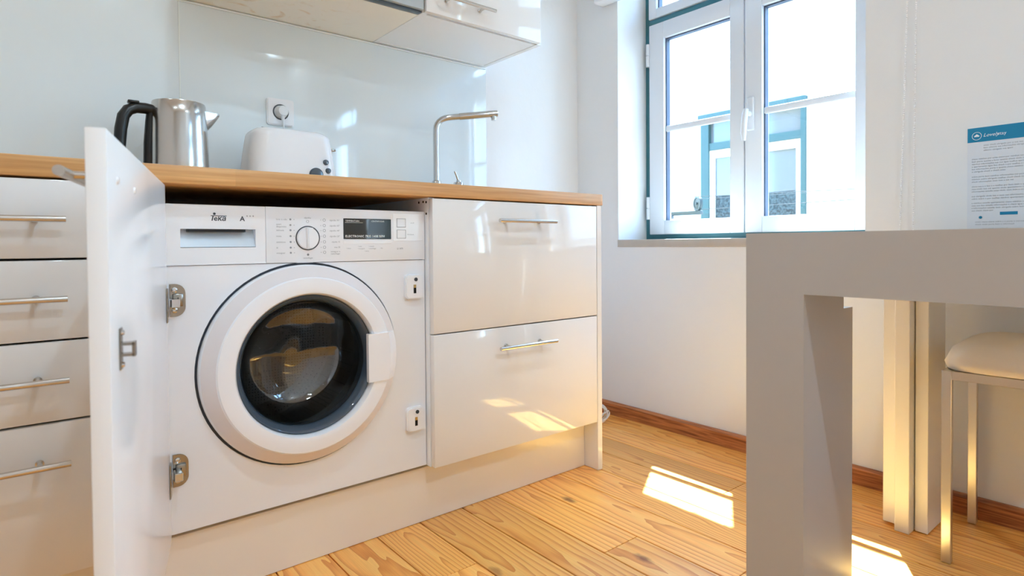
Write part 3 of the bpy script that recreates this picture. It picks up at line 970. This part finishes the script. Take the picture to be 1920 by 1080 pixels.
# knob
KX, KZ = -0.955, 0.758
kb = MB().lathe([(0.0275, MY - .0042), (0.0275, MY - .003), (0.0255, MY - .003), (0.0255, MY - .0042)], (KX, 0, KZ), 'Y', 48, close=True).build('dial_ring', M['ink'], cp)
k_ = MB().lathe([(0, MY - .009), (0.0235, MY - .008), (0.0255, MY - .004), (0.0255, MY - .002)], (KX, 0, KZ), 'Y', 48)
k_.prism([(KX - .0055, KZ - .023), (KX + .0055, KZ - .023), (KX + .0065, KZ + .023), (KX - .0065, KZ + .023)], MY - .021, MY - .006, 0.002)
k_.build('dial', M['plastic'], cp)
# display
MB().box(-0.8705, -0.7465, MY - .0045, MY, 0.7555, 0.8045, 0.001, 1).build('display', M['display'], cp)
tx = MB()
YD = MY - .0049
tx.text('TEMPERATURA', 0.0050, on_front(-0.866, YD, 0.7970), spacing=1.05)
tx.text('CENTRIFUGAR', 0.0050, on_front(-0.800, YD, 0.7970), spacing=1.05)
tx.box(-0.867, -0.822, YD, YD + .0003, 0.7945, 0.7951)
tx.text('ELECTRONIC 7KG 1400 RPM', 0.0072, on_front(-0.8665, YD, 0.7600), spacing=1.14, bold=0.00012)
tx.build('display_lettering', M['white_ink'], cp, kind='stuff')
MB().box(-0.8715, -0.7455, MY - .0036, MY, 0.7435, 0.7535, 0.001, 1).build('key_strip', M['plastic'], cp)
MB().box(-0.742, -0.656, MY - .0036, MY, 0.7500, 0.8200, 0.001, 1).build('key_field', M['plastic'], cp)
for zc in (0.796, 0.768):
    MB().box(-0.7305, -0.7065, MY - .0042, MY, zc - .0105, zc + .0105, 0.0008, 1).build('push_button', M['enamel'], cp)
    q = MB()
    for (aa, bb_, cc, de) in ((-.7311, -.7059, zc + .0105, zc + .0111), (-.7311, -.7059, zc - .0111, zc - .0105), (-.7311, -.7305, zc - .011, zc + .011), (-.7065, -.7059, zc - .011, zc + .011)):
        q.box(aa, bb_, MY - .0043, MY - .003, cc, de)
    q.build('button_outline', M['soft_ink'], cp)
# programme names around the dial
pr = MB()
YP = MY - .0032
LS = 0.0052
rows = [0.7975, 0.7850, 0.7735, 0.7605, 0.7475, 0.7350, 0.7235]
for z_, w_ in zip(rows, (('lavar à mão',), ('sport', 'desportiva'), ('delicada',), ('mista',), ('sintéticos',), ('lã',), ('enxaguar',))):
    for j, ww in enumerate(w_):
        pr.text(ww, LS, on_front(-1.0245, YP, z_ - (0.0035 if len(w_) > 1 else 0) + (len(w_) - 1 - j) * .0052))
    pr.cyl((-0.9935, YP, z_ + .0018), (-0.9935, YP + .0003, z_ + .0018), 0.0022, seg=12)
    pr.box(-0.9865, -0.9845, YP, YP + .0003, z_ + .0012, z_ + .0022)
for z_, w_ in zip(rows, (('algodão 90°',), ('algodão 60°',), ('algodão 40°',), ('algodão 20°',), ('rápido 15',), ('mix 30',), ('enxaguar e', 'centrifugar'))):
    for j, ww in enumerate(w_):
        pr.text(ww, LS, on_front(-0.8790, YP, z_ - (0.0035 if len(w_) > 1 else 0) + (len(w_) - 1 - j) * .0052), align='RIGHT')
    pr.lathe([(0.0026, YP), (0.0034, YP), (0.0034, YP + .0003), (0.0026, YP + .0003)], (-0.9165, 0, z_ + .0018), 'Y', 14, close=True)
    pr.box(-0.9255, -0.9235, YP, YP + .0003, z_ + .0012, z_ + .0022)
pr.text('algodão', LS, on_front(KX, YP, 0.8020), align='CENTER')
pr.lathe([(0.0024, YP), (0.0031, YP), (0.0031, YP + .0003), (0.0024, YP + .0003)], (KX, 0, 0.7955), 'Y', 14, close=True)
pr.cyl((KX, YP, 0.7205), (KX, YP + .0003, 0.7205), 0.0026, seg=12)
pr.text('centrifugar', LS, on_front(KX, YP, 0.7115), align='CENTER')
for x_, z_, w_ in ((-.864, .7325, '• início'), (-.835, .7370, '• lavar'), (-.835, .7315, '• enxaguar'), (-.808, .7370, '• rotação'), (-.808, .7315, '• centrifugar'), (-.777, .7320, '• fim'), (-.818, .7255, '• extra')):
    pr.text(w_, 0.0042, on_front(x_, YP, z_))
pr.text('on/off', 0.0042, on_front(-.692, YP - .0006, .795))
pr.text('início/pausa', 0.0042, on_front(-.702, YP - .0006, .766))
pr.text('LI 1470', 0.0055, on_front(-.7305, YP, .7300), bold=0.0001)
pr.build('printed_markings', M['soft_ink'], cp, kind='stuff')

# round door: white ring, slate rim, glass bowl, handle
dr = MB().lathe([(0.222, MY + .004), (0.2225, MY - .006), (0.2195, MY - .014), (0.1955, MY - .034), (0.1925, MY - .0375), (0.170, MY - .040), (0.160, MY - .038), (0.1565, MY - .033), (0.1555, MY - .016), (0.1555, MY + .004)], (DC[0], 0, DC[1]), 'Y', 96, close=True).build('door_ring', M['plastic'], wm)
MB().lathe([(0.2196, MY - .0145), (0.1957, MY - .0344), (0.1950, MY - .0338), (0.2189, MY - .0140)], (DC[0], 0, DC[1]), 'Y', 96, close=True).build('ring_bevel', M['bezel'], dr)
MB().lathe([(0.1556, MY - .020), (0.1515, MY - .024), (0.1455, MY - .018), (0.1405, MY - .004), (0.1385, MY + .020), (0.1555, MY + .030)], (DC[0], 0, DC[1]), 'Y', 96, close=True).build('door_rim', M['slate'], wm)
def bowl():
    N = 72
    prof_f = [(0.1384, MY - .002), (0.136, MY + .004), (0.126, MY + .034), (0.115, MY + .066), (0.106, MY + .078), (0.098, MY + .0815), (0.09, MY + .0845), (0.075, MY + .089), (0.06, MY + .0925), (0.03, MY + .096), (0.0, MY + .097)]
    prof_b = [(0.0, MY + .105), (0.06, MY + .103), (0.095, MY + .095), (0.113, MY + .086), (0.122, MY + .070), (0.133, MY + .036), (0.1384, MY + .012)]
    mb = MB()
    mb.lathe(prof_f + prof_b, (DC[0], 0, DC[1]), 'Y', N, close=True)
    # the upper half of the bowl leans forward, above a crease
    for v in mb.bm.verts:
        h_ = v.co.z - (DC[1] + .012)
        if h_ > 0 and v.co.y > MY + .03:
            v.co.y -= min(h_ * .55, .040) * min(1, (v.co.y - MY - .03) / .05)
    return mb
bowl().build('glass_bowl', M['bowl'], wm, angle=60)
MB().lathe([(0.150, MY + .045), (0.165, MY + .050), (0.170, MY + .075), (0.160, MY + .095), (0.172, MY + .110), (0.200, MY + .112)], (DC[0], 0, DC[1]), 'Y', 64).build('door_seal', M['rubber'], wm)
dm = MB().lathe([(0.185, MY + .112), (0.235, MY + .118), (0.240, MY + .14), (0.240, MY + .44), (0.20, MY + .47), (0.0, MY + .475)], (DC[0], 0, DC[1]), 'Y', 64)
drum = dm.build('drum', M['drum'], wm)
for k in range(3):
    a = PI / 2 + .9 + k * 2 * PI / 3
    mt = Matrix.Translation((DC[0], 0, DC[1])) @ Matrix.Rotation(-a, 4, 'Y')
    MB().prism([(0.235, -.03), (0.235, .03), (0.19, .010), (0.19, -.010)], MY + .14, MY + .43, 0.003, mtx=mt).build('drum_lifter', M['rubber'], drum)
# handle plate on the ring's right
def handle_plate():
    t = MB()
    pts = []
    for k in range(9):
        z = 0.417 + k * (0.531 - 0.417) / 8
        dz = z - DC[1]
        ro = DC[0] + math.sqrt(0.2185 ** 2 - dz * dz)
        pts.append((z, -0.829, ro))
    def fn(b):
        rows_ = []
        for z, xa, xb in pts:
            r = []
            for k in range(7):
                x = xa + (xb - xa) * k / 6
                rad = math.hypot(x - DC[0], z - DC[1])
                y = MY - .0425 if rad < 0.192 else MY - .0425 + (rad - 0.192) / (0.2185 - 0.192) * 0.025
                r.append(b.verts.new((x, y, z)))
            rows_.append(r)
        for A, B in zip(rows_, rows_[1:]):
            for k in range(6):
                b.faces.new((A[k], A[k + 1], B[k + 1], B[k]))
        ret = bmesh.ops.extrude_face_region(b, geom=b.faces[:])
        for v in [e for e in ret['geom'] if isinstance(e, bmesh.types.BMVert)]:
            v.co.y += 0.012
        bmesh.ops.recalc_face_normals(b, faces=b.faces[:])
    t._add(fn)
    return t
handle_plate().build('door_handle', M['plastic'], wm)

# latches for the cabinet door, right side
for zc in (0.634, 0.296):
    lt = MB().rrect(-0.686, zc, 0.0255, 0.031, 0.011, MY - .012, MY, 0.0025).build('latch', M['plastic'], wm)
    MB().box(-0.6895, -0.6825, MY - .0128, MY - .006, zc - .016, zc + .003).build('latch_slot', M['void'], lt)
    MB().box(-0.6895, -0.6825, MY - .0129, MY - .008, zc - .002, zc + .006).build('latch_spring', M['brass'], lt)
    MB().cyl((-0.683, MY - .0135, zc + .019), (-0.683, MY - .010, zc + .019), 0.0048, seg=14).build('latch_screw', M['ink'], lt)
# hinges, left side
for zc in (0.6345, 0.2955):
    poly = [(-1.231, zc - .0325)] + [(-1.222 + .019 * math.cos(a), zc - .0135 + .019 * math.sin(a)) for a in [(-PI / 2 + PI / 2 * k / 6) for k in range(7)]] + [(-1.222 + .019 * math.cos(a), zc + .0135 + .019 * math.sin(a)) for a in [(PI / 2 * k / 6) for k in range(7)]] + [(-1.231, zc + .0325)]
    hg = MB().prism(poly, MY - .003, MY, 0.0008)
    hg.box(-1.226, -1.208, MY - .009, MY - .002, zc - .012, zc + .013, 0.002, 2)
    hg = hg.build('hinge', M['nickel'], wm)
    MB().box(-1.2335, -1.2185, MY - .036, MY - .0085, zc - .0115, zc + .0045, 0.001, 1).build('hinge_arm', M['chrome'], hg)
    MB().box(-1.2185, -1.2165, MY - .0094, MY - .0085, zc - .0115, zc + .006).build('hinge_gap', M['void'], hg)
    for dz in (.0205, -.0195):
        MB().lathe([(0, MY - .0038), (0.0022, MY - .004), (0.0024, MY - .0062), (0.0052, MY - .0055), (0.0058, MY - .003)], (-1.2225, 0, zc + dz), 'Y', 18).build('hinge_screw', M['chrome'], hg)

# full 590 mm width, standing 40 mm behind the line of the drawer fronts
for o in list(COL.objects):
    r_ = o
    while r_.parent:
        r_ = r_.parent
    if r_ is wm and o.type == 'MESH':
        o.data.transform(Matrix.Translation((0.0217, 0.0197, -0.0111)) @ Matrix.Scale(1.015, 4))

# cabinet door, swung open past ninety degrees
A0 = Vector((-1.2385, -0.002, 0))
TD = Vector((-0.2383084, -0.9711895, 0))
ND = Vector((-0.9711895, 0.2383084, 0))
DM = Matrix(((TD.x, ND.x, 0, A0.x), (TD.y, ND.y, 0, A0.y), (0, 0, 1, 0), (0, 0, 0, 1)))
cdoor = MB().box(0.0, 0.608, 0.0, 0.0185, 0.1635, 0.8605, 0.0015, 2, mtx=DM).build('cabinet_door', M['satin'], wm)
h = MB()
pt = lambda s_, n_, z_: A0 + TD * s_ + ND * n_ + Vector((0, 0, z_))
h.cyl(pt(0.382, 0.043, 0.818), pt(0.592, 0.043, 0.818), 0.0055, seg=18)
for s_ in (0.42, 0.548):
    h.cyl(pt(s_, 0.0185, 0.818), pt(s_, 0.043, 0.818), 0.0042, seg=14)
h.build('handle', M['steel'], cdoor)
cp_ = MB()
cp_.box(0.545, 0.559, -0.002, 0, 0.606, 0.652, 0.0006, 1, mtx=DM)
cp_.box(0.546, 0.558, -0.014, -0.001, 0.633, 0.636, mtx=DM)
cp_.box(0.546, 0.558, -0.014, -0.001, 0.621, 0.624, mtx=DM)
cp_.box(0.546, 0.558, -0.015, -0.012, 0.6205, 0.6365, mtx=DM)
cp_ = cp_.build('catch_plate', M['nickel'], cdoor)
for z_ in (0.6465, 0.6115):
    MB().cyl(pt(0.552, -0.0045, z_), pt(0.552, -0.001, z_), 0.0022, 0.0042, seg=14).build('catch_screw', M['chrome'], cp_)
for s_ in (0.549, 0.42):
    MB().cyl(pt(s_, -0.0022, 0.8135), pt(s_, 0.0005, 0.8135), 0.0035, 0.0048, seg=16).build('screw_head', M['plastic'], cdoor)
for zc in (0.628, 0.289):
    MB().box(0.0015, 0.0235, -0.0025, 0, zc - .033, zc + .033, 0.0008, 1, mtx=DM).build('hinge_leaf', M['nickel'], cdoor)

# ------------------------------------------------------------------ on the worktop
# kettle
kx, ky, kz = -1.140, 0.40, 0.900
kt = thing('kettle', 'brushed steel kettle with a black loop handle on the worktop', 'kettle', (kx, ky, kz))
MB().lathe([(0, 0), (0.068, 0), (0.070, .004), (0.069, .014), (0.064, .018), (0, .018)], (kx, ky, kz), 'Z', 56).build('base', M['black'], kt)
MB().lathe([(0, .019), (0.0655, .019), (0.0672, .024), (0.0668, .06), (0.0655, .115), (0.0630, .170), (0.0605, .203), (0.0597, .205), (0.0585, .2035), (0.058, .190), (0, .190)], (kx, ky, kz), 'Z', 72).build('body', M['kettle'], kt)
MB().lathe([(0.0583, .190), (0.057, .199), (0.030, .203), (0, .204)], (kx, ky, kz), 'Z', 48).build('lid', M['black'], kt)
def spout():
    t = MB()
    def fn(b):
        c0 = [(kx + .052, ky - .024, kz + .203), (kx + .052, ky + .024, kz + .203), (kx + .0605, ky, kz + .150)]
        n = 10
        rings = []
        for i in range(n):
            f = i / (n - 1)
            zt = kz + .188 + .002 * f
            zb = kz + .132 + .051 * (f ** 1.35)
            x = kx + .050 + .043 * f
            w = .026 * (1 - f) ** .8 + .005
            r = []
            for k in range(12):
                a = PI * k / 11
                r.append(b.verts.new((x + (-.0 if k in (0, 11) else 0), ky - w * math.cos(a), zt - (zt - zb) * math.sin(a))))
            rings.append(r)
        for P_, Q_ in zip(rings, rings[1:]):
            for k in range(11):
                b.faces.new((P_[k], P_[k + 1], Q_[k + 1], Q_[k]))
        bmesh.ops.recalc_face_normals(b, faces=b.faces[:])
        bmesh.ops.solidify(b, geom=b.faces[:], thickness=0.0012)
    t._add(fn)
    return t
spout().build('spout', M['kettle'], kt)
hx = lambda d, z: (kx + d, ky - abs(d + .058) * .18, kz + z)
MB().tube([hx(-.050, .180), hx(-.075, .183), hx(-.096, .181), hx(-.111, .173), hx(-.121, .157), hx(-.127, .125), hx(-.130, .085), hx(-.129, .053), hx(-.121, .030), hx(-.104, .022), hx(-.06, .024)], [.013, .0135, .0135, .0135, .0135, .0135, .013, .0125, .012, .011, .010], 16, flat=1.05).build('handle', M['black'], kt)
MB().tube([(kx - .058, ky, kz + .186), (kx - .0625, ky, kz + .15), (kx - .0665, ky, kz + .10), (kx - .0685, ky, kz + .05), (kx - .068, ky, kz + .022)], [.013, .0125, .0125, .012, .012], 14).build('handle_spine', M['black'], kt)
MB().box(kx - .112, kx - .088, ky - .018, ky + .002, kz + .191, kz + .1975, 0.002, 2).build('lid_button', M['black'], kt)

# toaster
ts = thing('toaster', 'glossy white toaster with grey buttons on the worktop', 'toaster', (-0.855, 0.44, 0.9))
tlev = [(0.909, 0.128, 0.076, 0.040), (0.914, 0.1315, 0.0795, 0.042)]
for k in range(6):
    f = k / 5
    tlev.append((0.925 + f * 0.122, 0.132 - 0.012 * f ** 1.6, 0.080 - 0.012 * f, 0.043))
for k in range(1, 8):
    a = PI / 2 * k / 7
    tlev.append((1.047 + 0.025 * math.sin(a), 0.120 - 0.028 * (1 - math.cos(a)), 0.068 - 0.026 * (1 - math.cos(a)), 0.043 - 0.012 * (1 - math.cos(a))))
MB().tower(-0.852, 0.44, [(z_, a_ - .0085, b_, c_) for z_, a_, b_, c_ in tlev]).build('body', M['plastic'], ts, angle=60)
MB().box(-0.965, -0.745, 0.385, 0.495, 0.9005, 0.909, 0.003, 1).build('foot_plate', M['rubber'], ts)
for yy in (0.418, 0.462):
    MB().box(-0.935, -0.785, yy - .012, yy + .012, 1.0705, 1.0725).build('bread_slot', M['void'], ts)
tl = lambda z: 0.44 - 0.080 + (z - .908) / (1.074 - .908) * .014
for x_, z_, r_ in ((-0.770, 0.982, 0.0085), (-0.764, 0.958, 0.0085), (-0.800, 0.943, 0.021)):
    y_ = tl(z_)
    MB().lathe([(0, y_ - .007), (r_ * .8, y_ - .006), (r_, y_ - .002), (r_, y_ + .004)], (x_, 0, z_), 'Y', 28).build('control_button' if r_ < .01 else 'browning_knob', M['slate'], ts)
lv = MB().box(-0.735, -0.712, 0.425, 0.455, 1.026, 1.034, 0.003, 2)
lv.box(-0.7335, -0.7285, 0.434, 0.446, 1.02, 1.045)
lv.build('lever', M['chrome'], ts)

# socket and plug
SY = 0.5985
sk = thing('power_socket', 'white square power socket on the splashback above the toaster', 'socket', (-0.823, SY, 1.160))
def socket_plate():
    t = MB()
    t.rrect(-0.823, 1.160, 0.0415, 0.0415, 0.008, SY - .010, SY, 0.003)
    return t
socket_plate().build('cover_plate', M['plastic'], sk)
MB().lathe([(0.0205, SY - .0105), (0.0235, SY - .0112), (0.0245, SY - .0105), (0.0245, SY - .009), (0.0205, SY - .009)], (-0.823, 0, 1.160), 'Y', 36, close=True).build('socket_rim', M['rubber'], sk)
pg = thing('power_plug', 'pale grey round plug with its lead in the wall socket', 'plug', (-0.823, SY - .01, 1.160))
MB().lathe([(0, SY - .036), (0.014, SY - .035), (0.0175, SY - .028), (0.0192, SY - .0106), (0, SY - .0106)], (-0.823, 0, 1.160), 'Y', 32).build('plug_body', M['cable'], pg)
q = MB()
q.tube([(-0.823, SY - .027, 1.146), (-0.822, SY - .029, 1.128), (-0.821, SY - .030, 1.112)], [.0055, .0042, .003], 10)
for k in range(5):
    q.cyl((-0.8225, SY - .0285, 1.137 - k * .005), (-0.8225, SY - .0285, 1.1355 - k * .005), .0054 - k * .0004, seg=12)
q.build('strain_relief', M['cable'], pg)
MB().tube([(-0.821, SY - .030, 1.114), (-0.820, SY - .031, 1.08), (-0.818, SY - .030, 1.02), (-0.822, SY - .028, 0.95), (-0.835, SY - .03, 0.906), (-0.86, SY - .05, 0.9035)], 0.0028, 8).build('lead', M['cable'], pg)

# kitchen tap
tx0, ty0 = -0.310, 0.500
tp = thing('kitchen_tap', 'tall chrome kitchen tap with a straight angled spout', 'tap', (tx0, ty0, 0.9))
MB().lathe([(0.026, 0), (0.026, .004), (0.018, .008), (0.0165, .064), (0.0145, .068), (0.0108, .070), (0, .070)], (tx0, ty0, 0.9002), 'Z', 36).build('base', M['chrome'], tp)
SPE = Vector((-0.112, 0.398, 1.2165))
cor = Vector((tx0, ty0, 1.190))
dv = (SPE - cor).normalized()
pts = [(tx0, ty0, 0.965), (tx0, ty0, 1.14)]
b0, b1 = Vector((tx0, ty0, 1.145)), cor + dv * .05
for k in range(1, 10):
    f = k / 10
    pts.append((1 - f) ** 2 * b0 + 2 * f * (1 - f) * cor + f * f * b1)
pts += [cor + dv * .055, cor + dv * .085]
MB().tube(pts, 0.0108, 18).build('riser', M['chrome'], tp)
MB().tube([cor + dv * .085, cor + dv * .088, SPE], [0.0125, 0.0125, 0.0125], 20).build('spout', M['chrome'], tp)
MB().lathe([(0, -.020), (0.009, -.020), (0.0095, -.010), (0.0095, 0), (0, 0)], tuple(SPE - dv * .014 + Vector((0, 0, -.004))), 'Z', 20).build('aerator', M['chrome'], tp)
lvx = MB().lathe([(0.019, 0), (0.019, .066), (0.017, .069), (0, .070)], (-0.215, 0.5, 0.9002), 'Z', 30)
lvx.cyl((-0.215, 0.5, 0.966), (-0.215, 0.5, 0.976), 0.009)
lvx.tube([(-0.2155, 0.5, 0.972), (-0.226, 0.497, 0.992), (-0.236, 0.494, 1.008)], [.0045, .0035, .0034], 12)
lvx.build('mixer_lever', M['chrome'], tp)

# ------------------------------------------------------------------ wall units
UZ = 1.446
uc = thing('wall_cabinet', 'white wall cabinet at the window end, right of the extractor hood', 'cabinet', (-0.27, 0.42, UZ))
mb = MB()
mb.box(-0.503, -0.484, 0.262, 0.598, UZ, UZ + .7, 0.0006, 1)
mb.box(-0.036, -0.017, 0.262, 0.598, UZ, UZ + .7, 0.0006, 1)
mb.box(-0.484, -0.036, 0.275, 0.598, UZ + .0015, UZ + .018)
mb.box(-0.484, -0.036, 0.58, 0.598, UZ, UZ + .7)
mb.box(-0.484, -0.036, 0.262, 0.58, UZ + .69, UZ + .7)
mb.build('body', M['satin'], uc)
d = MB().box(-0.5015, -0.0385, 0.2405, 0.2595, UZ - .001, UZ + .698, 0.0015, 2).build('door', M['gloss'], uc)
bar_handle(-0.475, -0.262, 0.2405, UZ + .046).build('handle', M['steel'], d)
hd = thing('extractor_hood', 'built-in extractor hood with a stained cream underside, left of the wall cabinet', 'extractor hood', (-0.8, 0.42, UZ))
MB().box(-1.105, -0.5045, 0.285, 0.598, UZ - .0005, UZ + .32, 0.001, 1).build('body', M['hood'], hd)
MB().box(-1.105, -0.5065, 0.262, 0.284, UZ - .0015, UZ + .012, 0.002, 2).build('front_strip', M['hood_dark'], hd)
MB().box(-1.105, -0.5065, 0.247, 0.261, UZ + .004, UZ + .33, 0.001, 1).build('front_flap', M['hood_glass'], hd)
MB().box(-1.105, -0.017, 0.592, 0.598, UZ - .008, UZ - .0025, 0.0008, 1).build('wall_strip', M['splash_edge'], hd)

# ------------------------------------------------------------------ blind, notice, cable
bl = thing('roller_blind', 'white roller blind cassette above the window with a bead chain', 'blind', (0.48, -0.15, 1.77))
MB().box(0.452, 0.5145, -0.745, 0.446, 1.765, 1.862, 0.008, 3).build('cassette', M['plastic'], bl)
ch = MB()
def beads(p0, p1, n):
    p0, p1 = Vector(p0), Vector(p1)
    for k in range(n):
        p = p0.lerp(p1, k / (n - 1))
        def fn(t):
            bmesh.ops.create_icosphere(t, subdivisions=1, radius=0.0026)
        ch._add(fn, Matrix.Translation(p))
beads((0.500, -0.7215, 1.775), (0.500, -0.692, 0.56), 230)
beads((0.500, -0.7375, 1.775), (0.500, -0.728, 0.56), 230)
ch.tube([(0.5, -0.7215, 1.775), (0.5, -0.692, 0.56), (0.5, -.71, .535), (0.5, -0.728, 0.56), (0.5, -.7375, 1.775)], 0.0007, 6)
ch.build('bead_chain', M['plastic'], bl, kind='stuff')

nt_ = thing('notice', 'printed information sheet with a blue header on the wall beside the window', 'notice', (0.514, -0.955, 0.9))
NX = 0.5135
MB().box(NX, 0.5148, -1.062, -0.8515, 0.742, 1.0395).build('sheet', M['paper'], nt_)
MB().box(NX - .0004, NX, -1.062, -0.8515, 1.0015, 1.0395).build('header_band', M['blue'], nt_)
q = MB()
rX = on_right_wall
q.lathe([(0.0095, -.0002), (0.0105, -.0002), (0.0105, 0), (0.0095, 0)], (NX - .0006, -0.8715, 1.0175), 'X', 28, close=True)
q.prism([(-0.005, -0.001), (0.005, -0.001), (0.0058, 0.001), (0, 0.006), (-0.0058, 0.001)], 0, 0.0002, mtx=Matrix(((0, -1, 0, NX - .0006), (-1, 0, 0, -0.8715), (0, 0, 1, 1.0165), (0, 0, 0, 1))))
q.text('Lovely', 0.0125, rX(NX - .0006, -0.8850, 1.0140), shear=0.35)
q.text('stay', 0.0115, rX(NX - .0006, -0.9150, 1.0145))
q.build('header_lettering', M['white_ink'], nt_, kind='stuff')
q = MB()
rnd = random.Random(3)
words = 'bem vindo a casa por favor leia estas informações úteis sobre o apartamento e a sua estadia obrigado check out chave porta cozinha água quente lixo silêncio vizinhos toalhas'.split()
def para(z, n, y0=-0.861, y1=-1.052, sz=0.0056, dz=0.0067):
    for k in range(n):
        s_ = ''
        lim = (abs(y1 - y0) * (1 if k < n - 1 else rnd.uniform(.3, .8))) / (sz * .53)
        while len(s_) < lim:
            s_ += rnd.choice(words) + ' '
        q.text(s_[:int(lim)].strip(), sz, rX(NX - .0003, y0, z - k * dz))
para(0.990, 3, -0.886, -1.04)
para(0.955, 6)
para(0.908, 3)
para(0.882, 3)
para(0.856, 2)
para(0.838, 4)
para(0.788, 2, -0.869, -1.05)
para(0.770, 1, -0.884, -1.0)
para(0.756, 1, -0.884, -1.02)
q.build('body_text', M['soft_ink'], nt_, kind='stuff')
MB().cyl((NX - .0006, -0.8805, 0.8015), (NX, -0.8805, 0.8015), 0.0038, seg=16).build('blue_dot', M['blue'], nt_)
MB().box(NX - .0006, NX, -0.957, -0.921, 0.8065, 0.8145, 0.0002, 1).build('blue_button', M['blue'], nt_)

cb = thing('cable_coil', 'coiled white cable on the floor behind the end panel', 'cable', (0.36, 0.36, 0))
pts = []
for k in range(90):
    a = 2 * PI * k / 22
    rr = 0.034 + .004 * math.sin(k * .37)
    pts.append((0.358 + rr * 1.15 * math.cos(a), 0.352 + 0.012 * math.sin(k * .13) - .02 * math.cos(a), 0.0425 + rr * math.sin(a) + .0015 * math.sin(k * .9)))
pts += [(0.33, 0.37, 0.004), (0.26, 0.42, 0.004), (0.12, 0.5, 0.004)]
MB().tube(pts, 0.0032, 8).build('cable_loops', M['cable'], cb)

# ------------------------------------------------------------------ table and stool
tb = thing('table', 'white extendable table with thick square legs in the foreground', 'table', (0.03, -1.3, 0))
TY0, TY1 = -0.722, -1.245
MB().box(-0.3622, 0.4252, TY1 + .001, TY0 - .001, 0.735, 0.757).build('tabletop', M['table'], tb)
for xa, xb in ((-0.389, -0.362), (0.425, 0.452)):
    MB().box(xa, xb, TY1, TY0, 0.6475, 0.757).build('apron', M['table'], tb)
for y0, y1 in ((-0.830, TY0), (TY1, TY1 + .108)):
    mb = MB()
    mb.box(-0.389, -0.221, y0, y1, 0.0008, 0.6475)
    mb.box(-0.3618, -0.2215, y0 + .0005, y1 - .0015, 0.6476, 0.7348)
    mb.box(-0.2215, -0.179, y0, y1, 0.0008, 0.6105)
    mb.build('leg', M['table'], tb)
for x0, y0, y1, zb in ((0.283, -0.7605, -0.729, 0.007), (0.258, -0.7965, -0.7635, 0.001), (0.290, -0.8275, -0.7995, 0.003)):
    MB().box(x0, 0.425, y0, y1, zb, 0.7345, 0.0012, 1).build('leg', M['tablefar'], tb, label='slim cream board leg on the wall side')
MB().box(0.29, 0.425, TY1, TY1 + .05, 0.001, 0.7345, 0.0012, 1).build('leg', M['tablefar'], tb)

st = thing('stool', 'low stool with a cream padded seat and square steel legs under the table', 'stool', (0.32, -1.02, 0))
RM = Matrix.Translation((0.172, -0.886, 0)) @ Matrix.Rotation(math.radians(3.2), 4, 'Z')
SW, SD, LG = 0.298, 0.285, 0.019
for ax, ay in ((0, 0), (SW - LG, 0), (0, -SD + LG), (SW - LG, -SD + LG)):
    MB().box(ax, ax + LG, ay - LG, ay, 0.0006, 0.444, 0.0012, 1, mtx=RM).build('leg', M['stoolmetal'], st)
mb = MB()
for a, b, c, d in ((LG, SW - LG, -LG, 0), (LG, SW - LG, -SD, -SD + LG), (0, LG, -SD + LG, -LG), (SW - LG, SW, -SD + LG, -LG)):
    mb.box(a, b, c, d, 0.424, 0.444, 0.001, 1, mtx=RM)
mb.build('seat_frame', M['stoolmetal'], st)
def pad():
    t = MB()
    def fn(b):
        nx = ny = 22
        hx_, hy_ = SW / 2 + .006, SD / 2 + .008
        def sup(u, v):
            # rounded square outline
            k = (abs(u) ** 5 + abs(v) ** 5) ** (1 / 5)
            m_ = max(abs(u), abs(v)) or 1
            s_ = m_ / k if k > 1e-9 else 1
            return u * s_, v * s_, m_
        top, bot = [], []
        for i in range(nx + 1):
            rt_, rb_ = [], []
            for j in range(ny + 1):
                u, v = -1 + 2 * i / nx, -1 + 2 * j / ny
                uu, vv, m_ = sup(u, v)
                h_ = 0.014 + 0.060 * max(0, 1 - m_ ** 3.4) ** .5
                rt_.append(b.verts.new((SW / 2 + uu * hx_, -SD / 2 + vv * hy_, 0.4455 + h_)))
                rb_.append(b.verts.new((SW / 2 + uu * hx_ * .965, -SD / 2 + vv * hy_ * .965, 0.4455)))
            top.append(rt_); bot.append(rb_)
        for i in range(nx):
            for j in range(ny):
                b.faces.new((top[i][j], top[i + 1][j], top[i + 1][j + 1], top[i][j + 1]))
                b.faces.new((bot[i][j], bot[i][j + 1], bot[i + 1][j + 1], bot[i + 1][j]))
        ring = [(i, 0) for i in range(nx)] + [(nx, j) for j in range(ny)] + [(i, ny) for i in range(nx, 0, -1)] + [(0, j) for j in range(ny, 0, -1)]
        for k in range(len(ring)):
            (i, j), (p, q_) = ring[k], ring[(k + 1) % len(ring)]
            b.faces.new((top[i][j], bot[i][j], bot[p][q_], top[p][q_]))
        bmesh.ops.recalc_face_normals(b, faces=b.faces[:])
    t._add(fn, RM, smooth=True)
    return t
pad().build('seat', M['pad'], st, angle=60)

# any trim pieces left without an owner are setting
for o in COL.objects:
    if o.parent is None and o.type in {'MESH', 'EMPTY'} and 'category' not in o and 'kind' not in o:
        o['kind'] = 'structure'
